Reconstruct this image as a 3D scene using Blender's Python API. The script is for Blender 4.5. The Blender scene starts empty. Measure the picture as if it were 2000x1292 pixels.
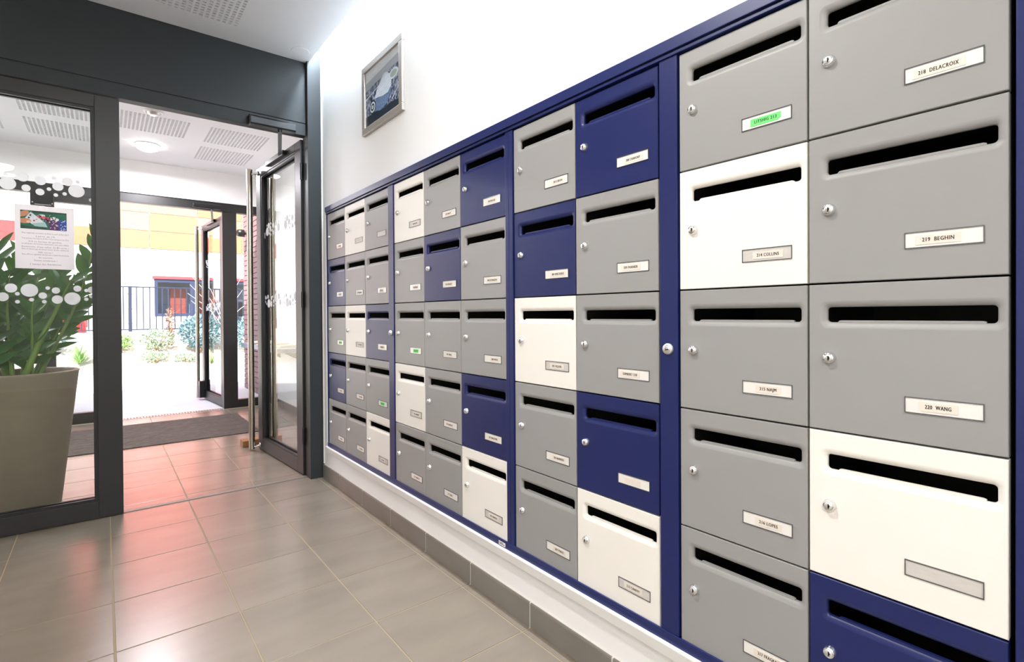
import bpy, bmesh, math, random
from mathutils import Vector, Matrix
random.seed(7)
PI = math.pi
SC = bpy.context.scene
COL = SC.collection

# ------------------------------------------------------------------ camera
F_PX, CY = 1006.445, 620.249
PITCH, YAW, ROLL = -0.00736, 0.67081, -0.00617
fw = Vector((math.sin(YAW)*math.cos(PITCH), math.cos(YAW)*math.cos(PITCH), math.sin(PITCH)))
rt = Vector((math.cos(YAW), -math.sin(YAW), 0)); up = rt.cross(fw)
c_, s_ = math.cos(ROLL), math.sin(ROLL)
rt, up = c_*rt+s_*up, -s_*rt+c_*up
cam = bpy.data.cameras.new('camera'); camo = bpy.data.objects.new('camera', cam); COL.objects.link(camo)
cam.sensor_fit = 'HORIZONTAL'; cam.sensor_width = 36.0
cam.lens = F_PX/2000*36.0
cam.shift_y = -(646-CY)/2000
cam.clip_start = 0.02; cam.clip_end = 200
m = Matrix(((rt.x, up.x, -fw.x, -1.0602), (rt.y, up.y, -fw.y, 0), (rt.z, up.z, -fw.z, 1.004), (0, 0, 0, 1)))
camo.matrix_world = m
SC.camera = camo

# ------------------------------------------------------------------ world, sun, exposure
W = bpy.data.worlds.new('world'); SC.world = W; W.use_nodes = True
nt = W.node_tree; nt.nodes.clear()
sky = nt.nodes.new('ShaderNodeTexSky'); sky.sky_type = 'NISHITA'; sky.sun_disc = False
sky.sun_elevation = math.radians(52); sky.sun_rotation = math.radians(216); sky.air_density = 1.0; sky.dust_density = 2.5
bg = nt.nodes.new('ShaderNodeBackground'); bg.inputs[1].default_value = 0.55
ow = nt.nodes.new('ShaderNodeOutputWorld')
nt.links.new(sky.outputs[0], bg.inputs[0]); nt.links.new(bg.outputs[0], ow.inputs[0])
sl = bpy.data.lights.new('sun', 'SUN'); sl.energy = 18.0; sl.angle = math.radians(0.6); sl.color = (1.0, 0.96, 0.9)
so = bpy.data.objects.new('sun', sl); COL.objects.link(so)
so.rotation_euler = Vector((0.45, 0.62, -0.80)).to_track_quat('-Z', 'Y').to_euler()
SC.view_settings.view_transform = 'Standard'; SC.view_settings.look = 'None'
SC.view_settings.exposure = 0.0; SC.view_settings.gamma = 1.0
SC.view_settings.use_curve_mapping = False

# ------------------------------------------------------------------ materials
def srgb(r, g, b):
    f = lambda c: (c/255/12.92) if c/255 <= 0.04045 else ((c/255+0.055)/1.055)**2.4
    return (f(r), f(g), f(b), 1)
def mat(name, col, rough=0.5, metal=0.0, spec=0.5, noise=None, bump=None, var=0.0, emit=None, trans=None, coat=0.0):
    """noise=(scale, amount[, stretch]) colour mottling; bump=(scale, strength); var = per-object brightness change"""
    M = bpy.data.materials.new(name); M.use_nodes = True
    n = M.node_tree; b = n.nodes['Principled BSDF']
    b.inputs['Roughness'].default_value = rough; b.inputs['Metallic'].default_value = metal
    b.inputs['Specular IOR Level'].default_value = spec; b.inputs['Coat Weight'].default_value = coat
    b.inputs['Base Color'].default_value = col
    tc = n.nodes.new('ShaderNodeTexCoord')
    src = None
    if noise:
        t = n.nodes.new('ShaderNodeTexNoise'); t.inputs['Scale'].default_value = noise[0]; t.inputs['Detail'].default_value = 5
        mp = n.nodes.new('ShaderNodeMapping'); mp.inputs['Scale'].default_value = noise[2] if len(noise) > 2 else (1, 1, 1)
        n.links.new(tc.outputs['Object'], mp.inputs[0]); 
        if var:
            oi0 = n.nodes.new('ShaderNodeObjectInfo'); cm = n.nodes.new('ShaderNodeVectorMath'); cm.operation = 'ADD'
            n.links.new(mp.outputs[0], cm.inputs[0]); n.links.new(oi0.outputs['Location'], cm.inputs[1]); n.links.new(cm.outputs[0], t.inputs['Vector'])
        else:
            n.links.new(mp.outputs[0], t.inputs['Vector'])
        r = n.nodes.new('ShaderNodeMapRange'); r.inputs['From Min'].default_value = 0.25; r.inputs['From Max'].default_value = 0.75
        r.inputs['To Min'].default_value = 1-noise[1]; r.inputs['To Max'].default_value = 1+noise[1]
        n.links.new(t.outputs['Fac'], r.inputs['Value']); src = r.outputs[0]
    if var:
        oi = n.nodes.new('ShaderNodeObjectInfo'); r2 = n.nodes.new('ShaderNodeMapRange')
        r2.inputs['To Min'].default_value = 1-var; r2.inputs['To Max'].default_value = 1+var
        n.links.new(oi.outputs['Random'], r2.inputs['Value'])
        if src:
            mu = n.nodes.new('ShaderNodeMath'); mu.operation = 'MULTIPLY'
            n.links.new(src, mu.inputs[0]); n.links.new(r2.outputs[0], mu.inputs[1]); src = mu.outputs[0]
        else: src = r2.outputs[0]
    if src:
        vm = n.nodes.new('ShaderNodeVectorMath'); vm.operation = 'SCALE'
        vm.inputs[0].default_value = col[:3]; n.links.new(src, vm.inputs['Scale'])
        n.links.new(vm.outputs[0], b.inputs['Base Color'])
    if bump:
        t = n.nodes.new('ShaderNodeTexNoise'); t.inputs['Scale'].default_value = bump[0]; t.inputs['Detail'].default_value = 3
        n.links.new(tc.outputs['Object'], t.inputs['Vector'])
        bp = n.nodes.new('ShaderNodeBump'); bp.inputs['Strength'].default_value = bump[1]; bp.inputs['Distance'].default_value = 0.002
        n.links.new(t.outputs['Fac'], bp.inputs['Height']); n.links.new(bp.outputs[0], b.inputs['Normal'])
    if emit:
        b.inputs['Emission Color'].default_value = emit[0]; b.inputs['Emission Strength'].default_value = emit[1]
    return M
def glass_mat(name, tint=(1, 1, 1, 1), ior=1.5):
    M = bpy.data.materials.new(name); M.use_nodes = True; n = M.node_tree; n.nodes.clear()
    o = n.nodes.new('ShaderNodeOutputMaterial'); mx = n.nodes.new('ShaderNodeMixShader')
    tr = n.nodes.new('ShaderNodeBsdfTransparent'); tr.inputs[0].default_value = tint
    gl = n.nodes.new('ShaderNodeBsdfGlossy'); gl.inputs['Roughness'].default_value = 0.0
    fr = n.nodes.new('ShaderNodeFresnel'); fr.inputs[0].default_value = ior
    ge = n.nodes.new('ShaderNodeNewGeometry'); iv = n.nodes.new('ShaderNodeMath'); iv.operation = 'SUBTRACT'; iv.inputs[0].default_value = 1
    mu = n.nodes.new('ShaderNodeMath'); mu.operation = 'MULTIPLY'
    n.links.new(ge.outputs['Backfacing'], iv.inputs[1]); n.links.new(iv.outputs[0], mu.inputs[0]); n.links.new(fr.outputs[0], mu.inputs[1])
    n.links.new(mu.outputs[0], mx.inputs[0]); n.links.new(tr.outputs[0], mx.inputs[1]); n.links.new(gl.outputs[0], mx.inputs[2])
    n.links.new(mx.outputs[0], o.inputs[0])
    return M
M = {}
M['white_wall'] = mat('white_wall', srgb(244, 243, 241), 0.6, bump=(220, 0.05))
M['white_trim'] = mat('white_trim', srgb(240, 238, 235), 0.4)
M['ceiling'] = mat('ceiling_paint', srgb(232, 232, 234), 0.75)
M['cavity'] = mat('ceiling_cavity', srgb(24, 24, 25), 0.9)
M['tile'] = mat('grey_floor_tile', srgb(130, 119, 105), 0.27, spec=0.6, noise=(2.2, 0.12, (1, 3, 1)), bump=(60, 0.02), var=0.03)
M['base_tile'] = mat('grey_skirting_tile', srgb(122, 116, 109), 0.35, noise=(7, 0.10), var=0.04)
M['grout'] = mat('tile_grout', srgb(150, 134, 108), 0.9)
M['grout_pale'] = mat('skirting_grout', srgb(214, 210, 202), 0.9)
M['anthracite'] = mat('anthracite_metal', srgb(34, 33, 32), 0.42, spec=0.45)
M['anthracite_paint'] = mat('anthracite_painted_panel', srgb(44, 47, 48), 0.5, spec=0.28, noise=(1.2, 0.05))
M['black'] = mat('black_rubber', srgb(18, 18, 19), 0.5)
M['closer'] = mat('closer_dark_metal', srgb(18, 18, 19), 0.35)
M['steel'] = mat('brushed_steel', srgb(188, 180, 166), 0.26, metal=1.0, noise=(90, 0.05, (1, 1, 0.02)))
M['chrome'] = mat('chrome', srgb(225, 225, 225), 0.10, metal=1.0)
M['satin'] = mat('satin_nickel', srgb(214, 212, 206), 0.32, metal=0.7)
M['navy'] = mat('navy_lacquer', srgb(22, 33, 88), 0.38, spec=0.42, bump=(500, 0.03))
M['grey_door'] = mat('grey_lacquer', srgb(152, 151, 149), 0.42, spec=0.4, bump=(500, 0.03))
M['white_door'] = mat('cream_white_lacquer', srgb(240, 236, 228), 0.40, spec=0.4, bump=(500, 0.03))
M['box_inside'] = mat('dark_inside', srgb(58, 58, 56), 0.5)
M['paper'] = mat('white_card', srgb(234, 230, 224), 0.5, coat=0.6)
M['card'] = mat('cream_card', srgb(228, 218, 206), 0.6)
M['green_card'] = mat('green_card', srgb(110, 225, 120), 0.6)
M['ink'] = mat('black_ink', srgb(40, 38, 36), 0.7)
M['ink_grey'] = mat('grey_ink', srgb(120, 116, 120), 0.7)
M['clear'] = glass_mat('clear_plastic', (0.97, 0.97, 0.97, 1), 1.35)
M['glass'] = glass_mat('door_glass', (0.93, 0.955, 0.945, 1))
def sheet_mat(name, col, k):
    X = mat(name, col, 0.7); n = X.node_tree; o = n.nodes['Material Output']; p = n.nodes['Principled BSDF']
    tl = n.nodes.new('ShaderNodeBsdfTranslucent'); tl.inputs[0].default_value = col; mx = n.nodes.new('ShaderNodeMixShader'); mx.inputs[0].default_value = k
    n.links.new(p.outputs[0], mx.inputs[1]); n.links.new(tl.outputs[0], mx.inputs[2]); n.links.new(mx.outputs[0], o.inputs[0]); return X
M['frost'] = sheet_mat('frosted_film', srgb(250, 250, 252), 0.6)
M['wood'] = mat('wedge_wood', srgb(150, 104, 58), 0.55, noise=(12, 0.2, (1, 6, 1)))
M['coir'] = mat('brown_entrance_mat', srgb(96, 88, 82), 0.98, spec=0.05, noise=(70, 0.45, (0.35, 1.6, 1)), bump=(160, 1.0))
M['pot'] = mat('taupe_pot', srgb(148, 134, 115), 0.55, noise=(5, 0.06, (1, 1, 4)))
M['soil'] = mat('dark_soil', srgb(52, 42, 34), 0.95, noise=(40, 0.4), bump=(60, 0.8))
M['leaf'] = mat('zz_leaf', srgb(42, 88, 34), 0.26, spec=0.5, var=0.35, coat=0.2)
_n = M['leaf'].node_tree; _t = _n.nodes.new('ShaderNodeBsdfTranslucent'); _t.inputs[0].default_value = srgb(96, 150, 40); _m = _n.nodes.new('ShaderNodeMixShader'); _m.inputs[0].default_value = 0.22
_n.links.new(_n.nodes['Principled BSDF'].outputs[0], _m.inputs[1]); _n.links.new(_t.outputs[0], _m.inputs[2]); _n.links.new(_m.outputs[0], _n.nodes['Material Output'].inputs[0])
M['stem'] = mat('zz_stem', srgb(108, 138, 50), 0.45, noise=(20, 0.15))
M['lamp_glow'] = mat('lamp_opal', (1, 1, 1, 1), 0.4, emit=((1, 0.97, 0.93, 1), 14.0))
M['plastic'] = mat('white_plastic', srgb(236, 236, 236), 0.35)
M['picture_frame'] = mat('champagne_frame', srgb(168, 160, 150), 0.4, metal=0.3, noise=(120, 0.06))

# ------------------------------------------------------------------ mesh helpers
ORI = {}
class MB:
    def __init__(s): s.v = []; s.f = []; s.m = []; s.sm = []
    def add(s, vs, fs, mi=0, smooth=False):
        o = len(s.v); s.v += [tuple(q) for q in vs]
        for f in fs: s.f.append(tuple(o+i for i in f)); s.m.append(mi); s.sm.append(smooth)
        return s
    def box(s, x0, x1, y0, y1, z0, z1, mi=0):
        x0, x1 = min(x0, x1), max(x0, x1); y0, y1 = min(y0, y1), max(y0, y1); z0, z1 = min(z0, z1), max(z0, z1)
        return s.add([(x0,y0,z0),(x1,y0,z0),(x1,y1,z0),(x0,y1,z0),(x0,y0,z1),(x1,y0,z1),(x1,y1,z1),(x0,y1,z1)],
                     [(0,3,2,1),(4,5,6,7),(0,1,5,4),(1,2,6,5),(2,3,7,6),(3,0,4,7)], mi)
    def prism(s, pts, axis, a0, a1, mi=0):
        """pts: outline in the other two axes (cyclic order), extruded along axis"""
        def P(p, a):
            return {'x': (a, p[0], p[1]), 'y': (p[0], a, p[1]), 'z': (p[0], p[1], a)}[axis]
        n = len(pts); vs = [P(p, a0) for p in pts]+[P(p, a1) for p in pts]
        fs = [tuple(range(n)), tuple(range(2*n-1, n-1, -1))]+[(i, i+n, (i+1) % n+n, (i+1) % n) for i in range(n)]
        return s.add(vs, fs, mi)
    def tube(s, path, rad, n=10, mi=0, caps=True, smooth=True):
        path = [Vector(p) for p in path]; k = len(path)
        rad = rad if isinstance(rad, (list, tuple)) else [rad]*k
        vs = []; fs = []; ref = None
        for i, p in enumerate(path):
            d = (path[min(i+1, k-1)]-path[max(i-1, 0)]).normalized()
            if ref is None: ref = Vector((0, 0, 1)) if abs(d.z) < 0.9 else Vector((1, 0, 0))
            a = (ref-d*ref.dot(d)).normalized(); b = d.cross(a); ref = a
            vs += [p+(a*math.cos(2*PI*j/n)+b*math.sin(2*PI*j/n))*rad[i] for j in range(n)]
        for i in range(k-1):
            for j in range(n): fs.append((i*n+j, i*n+(j+1) % n, (i+1)*n+(j+1) % n, (i+1)*n+j))
        s.add(vs, fs, mi, smooth)
        if caps:
            s.add(vs[:n], [tuple(range(n-1, -1, -1))], mi); s.add(vs[-n:], [tuple(range(n))], mi)
        return s
    def lathe(s, prof, c=(0, 0, 0), n=24, mi=0, smooth=True, axis='z'):
        """prof: list of (r, h)"""
        vs = []; fs = []
        for r, h in prof:
            for j in range(n):
                a = 2*PI*j/n; u, w = r*math.cos(a), r*math.sin(a)
                vs.append({'z': (c[0]+u, c[1]+w, c[2]+h), 'x': (c[0]+h, c[1]+u, c[2]+w), 'y': (c[0]+w, c[1]+h, c[2]+u)}[axis])
        for i in range(len(prof)-1):
            for j in range(n): fs.append((i*n+j, i*n+(j+1) % n, (i+1)*n+(j+1) % n, (i+1)*n+j))
        return s.add(vs, fs, mi, smooth)
    def mesh(s, name, mats, bevel=0.0, origin=(0, 0, 0), fix=True):
        me = bpy.data.meshes.new(name)
        o = Vector(origin)
        me.from_pydata([tuple(Vector(v)-o) for v in s.v], [], s.f)
        for mm in (mats if isinstance(mats, (list, tuple)) else [mats]): me.materials.append(M[mm] if isinstance(mm, str) else mm)
        me.polygons.foreach_set('material_index', s.m); me.polygons.foreach_set('use_smooth', s.sm)
        if bevel or fix:
            bm = bmesh.new(); bm.from_mesh(me)
            if fix: bmesh.ops.recalc_face_normals(bm, faces=bm.faces)
            if bevel:
                bmesh.ops.bevel(bm, geom=bm.edges[:]+bm.verts[:], offset=bevel, segments=2, affect='EDGES', profile=0.6, clamp_overlap=True)
            bm.to_mesh(me); bm.free()
        me.update(); return me
def link(name, data, parent=None, loc=(0, 0, 0)):
    o = bpy.data.objects.new(name, data); COL.objects.link(o); o.location = loc
    if parent is not None: o.parent = parent
    return o
def tag(o, label=None, cat=None, group=None, kind=None):
    if label: o['label'] = label
    if cat: o['category'] = cat
    if group: o['group'] = group
    if kind: o['kind'] = kind
    return o
def thing(name, loc, label, cat, group=None, rz=0, kind=None):
    o = link(name, None, None, loc); o.rotation_euler = (0, 0, rz); o.empty_display_size = 0.1
    ORI[o] = Vector(loc) if rz == 0 else Vector((0, 0, 0))
    return tag(o, label, cat, group, kind)
def part(mb, name, mats, parent, bevel=0.0, label=None):
    """mesh given in world space (or thing space for turned things) placed under parent"""
    og = ORI.get(parent, Vector((0, 0, 0)))
    o = link(name, mb.mesh(name, mats, bevel, og), parent); ORI[o] = og
    if label: o['label'] = label
    return o
def solid(mb, name, mats, label, cat, bevel=0.0, kind=None, group=None):
    o = link(name, mb.mesh(name, mats, bevel)); ORI[o] = Vector((0, 0, 0))
    return tag(o, label, cat, group, kind)
def text_mesh(txt, size, name, align='CENTER', sx=1.0, extr=0.0002):
    cu = bpy.data.curves.new('t', 'FONT'); cu.body = txt; cu.size = size; cu.align_x = align; cu.align_y = 'CENTER'
    cu.resolution_u = 2; cu.extrude = extr; cu.space_character = 1.14
    to = bpy.data.objects.new('t', cu); COL.objects.link(to)
    bpy.context.view_layer.update()
    me = bpy.data.meshes.new_from_object(to.evaluated_get(bpy.context.evaluated_depsgraph_get()))
    COL.objects.unlink(to); bpy.data.objects.remove(to); bpy.data.curves.remove(cu)
    me.name = name
    for v in me.vertices: v.co.x *= sx
    return me
def offset_bold(me, d):   # thicken glyphs slightly by duplicating with a sideways shift
    bm = bmesh.new(); bm.from_mesh(me); g = bmesh.ops.duplicate(bm, geom=bm.verts[:]+bm.edges[:]+bm.faces[:])
    bmesh.ops.translate(bm, verts=[e for e in g['geom'] if isinstance(e, bmesh.types.BMVert)], vec=(d, 0, 0.00005))
    bm.to_mesh(me); bm.free(); return me

# ------------------------------------------------------------------ dimensions
XW = 0.012                     # surface of the mailbox wall
YF = 3.27                      # inner face of the first glazed front
Y2 = 6.29                      # inner face of the outer glazed front
ZC, ZV = 2.55, 2.535           # ceilings of hall and vestibule
XL = -2.8; YB = -3.0           # hall left wall, back wall
XR2 = 0.46                     # vestibule right wall
TX, TY = 0.3368, 0.3425        # tile pitch
# mailbox grid
WC, H = 0.28174, 0.275
ZROW2 = 0.0532+1.004
COLS = [3.1140, 2.8322, 2.5505, 2.2688, 2.2107, 1.9289, 1.6472, 1.3654, 1.3231, 1.0414, 0.7596, 0.7032, 0.4214, 0.1397]
BZ0, BZ1 = ZROW2-3*H, ZROW2+2*H      # bottom / top of the door grid
FB, FT = BZ0-0.018, BZ1+0.042        # frame outline
FY0, FY1 = 0.075, 3.124

# ------------------------------------------------------------------ structure
b = MB()
b.box(XW, 0.5, FY1, YF-0.01, -0.1, 2.9); b.box(XW, 0.5, YB, FY0, -0.1, 2.9)
b.box(XW, 0.5, FY0, FY1, FT, 2.9); b.box(XW, 0.5, FY0, FY1, -0.1, FB); b.box(0.42, 0.5, FY0, FY1, FB, FT)
solid(b, 'wall_right', 'white_wall', 'white painted wall that holds the blue and grey mailboxes', 'wall', kind='structure')
b = MB(); b.box(XL-0.2, XL, YB, YF+0.01, -0.1, 2.9)
solid(b, 'wall_left', 'white_wall', 'plain white wall opposite the mailboxes', 'wall', kind='structure')
b = MB(); b.box(XL-0.2, 0.5, YB-0.2, YB, -0.1, 2.9)
solid(b, 'wall_back', 'white_wall', 'plain white wall behind the viewer, far from the glass doors', 'wall', kind='structure')
b = MB(); b.box(XR2, XR2+0.35, YF+0.01, Y2+0.06, -0.1, 2.9)
solid(b, 'wall_vestibule_right', 'white_wall', 'white wall of the vestibule seen through the open glass door', 'wall', kind='structure')
b = MB(); b.box(XL-0.2, XL, YF+0.02, Y2+0.06, -0.1, 2.9)
solid(b, 'wall_vestibule_left', 'white_wall', 'white wall at the plant end of the vestibule', 'wall', kind='structure')
b = MB(); b.box(XL, XR2, Y2-0.02, Y2+0.10, 2.215, 2.9)
solid(b, 'wall_front', 'white_wall', 'white wall band above the outer glazed entrance', 'wall', kind='structure')
b = MB(); b.box(XL-0.2, 0.81, YB-0.2, Y2+0.10, 2.9, 3.1)
solid(b, 'roof_slab', 'ceiling', 'concrete slab above the suspended ceilings', 'roof', kind='structure')

# perforated plaster ceilings
PW, NP = 0.452, 17
def perforated_mesh():
    pit = PW/NP; hw, hl = 0.0080, 0.0066; t = 0.006
    b = MB()
    for i in range(NP):
        cx = (i+0.5)*pit-PW/2
        b.add([(cx-pit/2, -PW/2, 0), (cx-hw, -PW/2, 0), (cx-hw, PW/2, 0), (cx-pit/2, PW/2, 0)], [(0, 1, 2, 3)])
        b.add([(cx+hw, -PW/2, 0), (cx+pit/2, -PW/2, 0), (cx+pit/2, PW/2, 0), (cx+hw, PW/2, 0)], [(0, 1, 2, 3)])
        for j in range(NP+1):
            y0 = -PW/2 if j == 0 else (j-0.5)*pit-PW/2+hl
            y1 = PW/2 if j == NP else (j+0.5)*pit-PW/2-hl
            b.add([(cx-hw, y0, 0), (cx+hw, y0, 0), (cx+hw, y1, 0), (cx-hw, y1, 0)], [(0, 1, 2, 3)])
            if j < NP:
                a0, a1 = y1, y1+2*hl
                q = [(cx-hw, a0), (cx+hw, a0), (cx+hw, a1), (cx-hw, a1)]
                b.add([(x, y, 0) for x, y in q]+[(x, y, t) for x, y in q], [(k, (k+1) % 4, (k+1) % 4+4, k+4) for k in range(4)])
    b.box(-PW/2, PW/2, -PW/2, PW/2, t, t+0.02, 1)
    return b.mesh('perforated_panel', ['ceiling', 'cavity'], fix=False)
PERF = perforated_mesh()
def ceiling(name, x0, x1, y0, y1, z, px, py, skip, label):
    """a ceiling with square openings at px X py for the perforated panels"""
    cells = [(cx, cy) for cx in px for cy in py if (cx, cy) not in skip]
    xs = sorted({x0, x1}|{c+s*PW/2 for c in px for s in (-1, 1)}); ys = sorted({y0, y1}|{c+s*PW/2 for c in py for s in (-1, 1)})
    b = MB()
    for i in range(len(xs)-1):
        for j in range(len(ys)-1):
            mx, my = (xs[i]+xs[i+1])/2, (ys[j]+ys[j+1])/2
            if any(abs(mx-c[0]) < PW/2 and abs(my-c[1]) < PW/2 for c in cells): continue
            b.add([(xs[i], ys[j], z), (xs[i+1], ys[j], z), (xs[i+1], ys[j+1], z), (xs[i], ys[j+1], z)], [(0, 1, 2, 3)])
    b.box(x0, x1, y0, y1, z+0.05, z+0.06)
    b.add([(x0, y0, z), (x1, y0, z), (x1, y1, z), (x0, y1, z), (x0, y0, z+.055), (x1, y0, z+.055), (x1, y1, z+.055), (x0, y1, z+.055)],
          [(0, 1, 5, 4), (1, 2, 6, 5), (2, 3, 7, 6), (3, 0, 4, 7)])
    o = link(name, b.mesh(name, 'ceiling', fix=False)); tag(o, label, 'ceiling', kind='structure')
    for c in cells: link('perforated_panel', PERF, o, (c[0], c[1], z))
    return o
ceiling('ceiling', XL, -0.062, YB, YF-0.004, ZC, [-0.706, -1.292, -1.878], [2.86, 2.255, 1.65], set(),
        'white suspended hall ceiling with panels of small punched slots')
ceiling('ceiling_vestibule', XL, XR2, YF+0.07, Y2-0.02, ZV, [-0.136, -0.722, -1.308, -1.894], [4.41, 5.015, 5.62], {(-0.722, 5.62)},
        'white vestibule ceiling with slotted acoustic panels behind the dark header')

# floors: grout bed with tiles
TILE_MESH = {}
def tile_mesh(w, d):
    k = (round(w, 3), round(d, 3))
    if k not in TILE_MESH:
        b = MB(); b.box(-w/2, w/2, -d/2, d/2, -0.006, 0)
        TILE_MESH[k] = b.mesh('floor_tile', 'tile', bevel=0.0012)
    return TILE_MESH[k]
def lay(parent, xs, ys, g=0.005):
    for i in range(len(xs)-1):
        for j in range(len(ys)-1):
            w, d = xs[i+1]-xs[i]-g, ys[j+1]-ys[j]-g
            if w < 0.008 or d < 0.008: continue
            link('floor_tile', tile_mesh(w, d), parent, ((xs[i]+xs[i+1])/2, (ys[j]+ys[j+1])/2, 0))
b = MB(); b.box(XL-0.1, 0.1, YB, 3.325, -0.12, -0.0018)
fl = solid(b, 'floor', 'grout', 'grey tiled floor of the entrance hall with beige joints', 'floor', kind='structure')
HX = [0.004, -0.031]+[-0.031-TX*i for i in range(1, 9)]; HX = sorted(HX)
HY = [3.292]+[2.968-TY*i for i in range(0, 18)]; HY = sorted(HY)
lay(fl, HX, HY)
b = MB(); b.box(XL-0.1, XR2+0.1, 3.325, Y2+0.02, -0.12, -0.0018)
fv = solid(b, 'floor_vestibule', 'grout', 'grey tiled vestibule floor with a pink sheen behind the threshold', 'floor', kind='structure')
VX = sorted([XR2-0.01, 0.306]+[-0.031-TX*i for i in range(0, 9)])
VY = [3.327, 3.408]+[3.408+TY*i for i in range(1, 9)]+[6.235]
lay(fv, VX, VY)
b = MB(); b.box(-2.8, -0.06, 3.293, 3.326, -0.002, 0.003)
solid(b, 'trim_threshold', mat('threshold_metal', srgb(128, 120, 110), 0.5, metal=0.3), 'flat grey metal threshold strip under the inner glass doors', 'threshold', kind='structure', bevel=0.0008)
# skirting tiles
BASE_MESH = {}
def skirting(name, label, axis, x, a0, a1, seams, thick, h=0.082):
    b = MB()
    if axis == 'y': b.box(x-0.0018, x+thick, a0, a1, -0.002, h-0.0015)
    o = solid(b, name, 'grout_pale', label, 'baseboard', kind='structure')
    cuts = [a0]+[s for s in sorted(seams) if a0 < s < a1]+[a1]
    for i in range(len(cuts)-1):
        L = cuts[i+1]-cuts[i]-0.006
        k = round(L, 3)
        if k not in BASE_MESH:
            q = MB(); q.prism([(0.002, 0.002), (-0.0035, 0.002), (-0.0035, h-0.006), (-0.0022, h-0.0015), (0.002, h)], 'y', -L/2, L/2)
            BASE_MESH[k] = q.mesh('skirting_tile', 'base_tile')
        link('skirting_tile', BASE_MESH[k], o, (x, (cuts[i]+cuts[i+1])/2, 0))
SEAM = [2.612-TY*0.992*i for i in range(-2, 17)]
skirting('baseboard_right', 'grey tile skirting below the mailboxes with white joints', 'y', 0.002, YB, 3.228, SEAM, 0.012)
skirting('baseboard_vestibule', 'grey tile skirting along the vestibule wall behind the open door', 'y', XR2-0.012, 3.34, Y2-0.05, [3.408+TY*i for i in range(9)], 0.012)
# white moulding under the mailboxes
b = MB(); b.prism([(XW, FB), (-0.012, FB), (-0.014, FB-0.003), (-0.014, FB-0.006), (-0.008, FB-0.034), (-0.006, FB-0.037), (XW, FB-0.037)], 'y', YB, FY1+0.012)
solid(b, 'trim_moulding', 'white_trim', 'white moulding running along the wall directly below the mailbox frames', 'trim', kind='structure')
b = MB(); b.box(-0.006, XW, FY1, FY1+0.012, FB, FT)
solid(b, 'trim_side', 'white_trim', 'narrow white strip between mailbox frame and dark pillar', 'trim', kind='structure')

# dark fascia and pillar
hd = thing('trim_header', (-1.4, YF, 2.105), 'large anthracite fascia above the inner glass doors', 'header', kind='structure')
b = MB(); b.box(XL, -0.074, YF, YF+0.06, 2.1805, 2.6); part(b, 'fascia_panel', 'anthracite_paint', hd, 0.001)
b = MB(); b.box(XL, -0.074, YF, YF+0.06, 2.105, 2.1745); part(b, 'transom', 'anthracite_paint', hd, 0.001)
b = MB(); b.box(XL, -0.074, YF+0.006, YF+0.05, 2.174, 2.181); part(b, 'joint', 'black', hd)
b = MB(); b.box(XL, XR2, YF+0.06, YF+0.08, 2.12, 2.9); part(b, 'rear_lining', 'white_wall', hd)
b = MB(); b.box(XL, 0.05, YF+0.005, YF+0.06, 2.6, 2.9); part(b, 'upper_lining', 'white_wall', hd)
pl = thing('trim_pillar', (-0.03, 3.25, 0), 'dark grey corner pillar between the open glass door and white wall', 'pillar', kind='structure')
b = MB(); b.box(-0.074, 0.030, 3.232, YF+0.06, 0, 2.60); part(b, 'pillar_casing', 'anthracite_paint', pl, 0.0015)
b = MB(); b.box(0.004, 0.0115, 3.226, 3.24, 0.085, 2.6); part(b, 'sealant_bead', 'white_wall', pl, 0.002)
b = MB(); b.box(0.0, XR2, YF+0.01, YF+0.07, 0, 2.9); part(b, 'rear_wall_return', 'white_wall', pl)

# ------------------------------------------------------------------ glass door leaves
def disc(mb, x, z, y0, y1, r, n=20, mi=0):
    vs = [(x+r*math.cos(2*PI*i/n), y0, z+r*math.sin(2*PI*i/n)) for i in range(n)]+[(x+r*math.cos(2*PI*i/n), y1, z+r*math.sin(2*PI*i/n)) for i in range(n)]
    return mb.add(vs, [tuple(range(n)), tuple(range(2*n-1, n-1, -1))]+[(i, i+n, (i+1) % n+n, (i+1) % n) for i in range(n)], mi)
# dots measured on the closed leaf: (x from the leaf's right edge, height, radius)
DOTS = [(-1.405, 1.659, 0.0084), (-1.398, 1.618, 0.0289), (-1.347, 1.655, 0.0209), (-1.336, 1.606, 0.0158), (-1.286, 1.647, 0.0203), (-1.288, 1.594, 0.0158), (-1.256, 1.612, 0.0084), (-1.237, 1.667, 0.0085), (-1.224, 1.629, 0.0204), (-1.232, 1.587, 0.0088), (-1.189, 1.657, 0.0202), (-1.2, 1.597, 0.0082), (-1.156, 1.617, 0.0308), (-1.151, 1.662, 0.0086), (-1.096, 1.603, 0.0149), (-1.101, 1.580, 0.0091), (-1.419, 1.097, 0.0202), (-1.391, 1.138, 0.0205), (-1.37, 1.112, 0.0083), (-1.37, 1.075, 0.0083), (-1.329, 1.129, 0.0304), (-1.322, 1.085, 0.0085), (-1.283, 1.105, 0.0151), (-1.278, 1.076, 0.0081), (-1.265, 1.141, 0.0082), (-1.236, 1.13, 0.0151), (-1.231, 1.087, 0.0198), (-1.176, 1.092, 0.0302), (-1.157, 1.141, 0.0148), (-1.123, 1.133, 0.0082), (-1.124, 1.09, 0.0078), (-1.103, 1.136, 0.0158), (-1.103, 1.105, 0.0099)]
DOTS = [(x+1.99, z, r) for x, z, r in DOTS] + [(x+1.99-0.385, z, r) for x, z, r in DOTS if x < -1.11]
LW = 1.003
DOT_MESH = {}
def dot_mesh(r):
    k = round(r, 3)
    if k not in DOT_MESH:
        b = MB(); disc(b, 0, 0, -0.0003, 0.0003, r, 24); DOT_MESH[k] = b.mesh('frosted_dot', 'frost')
    return DOT_MESH[k]
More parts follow.
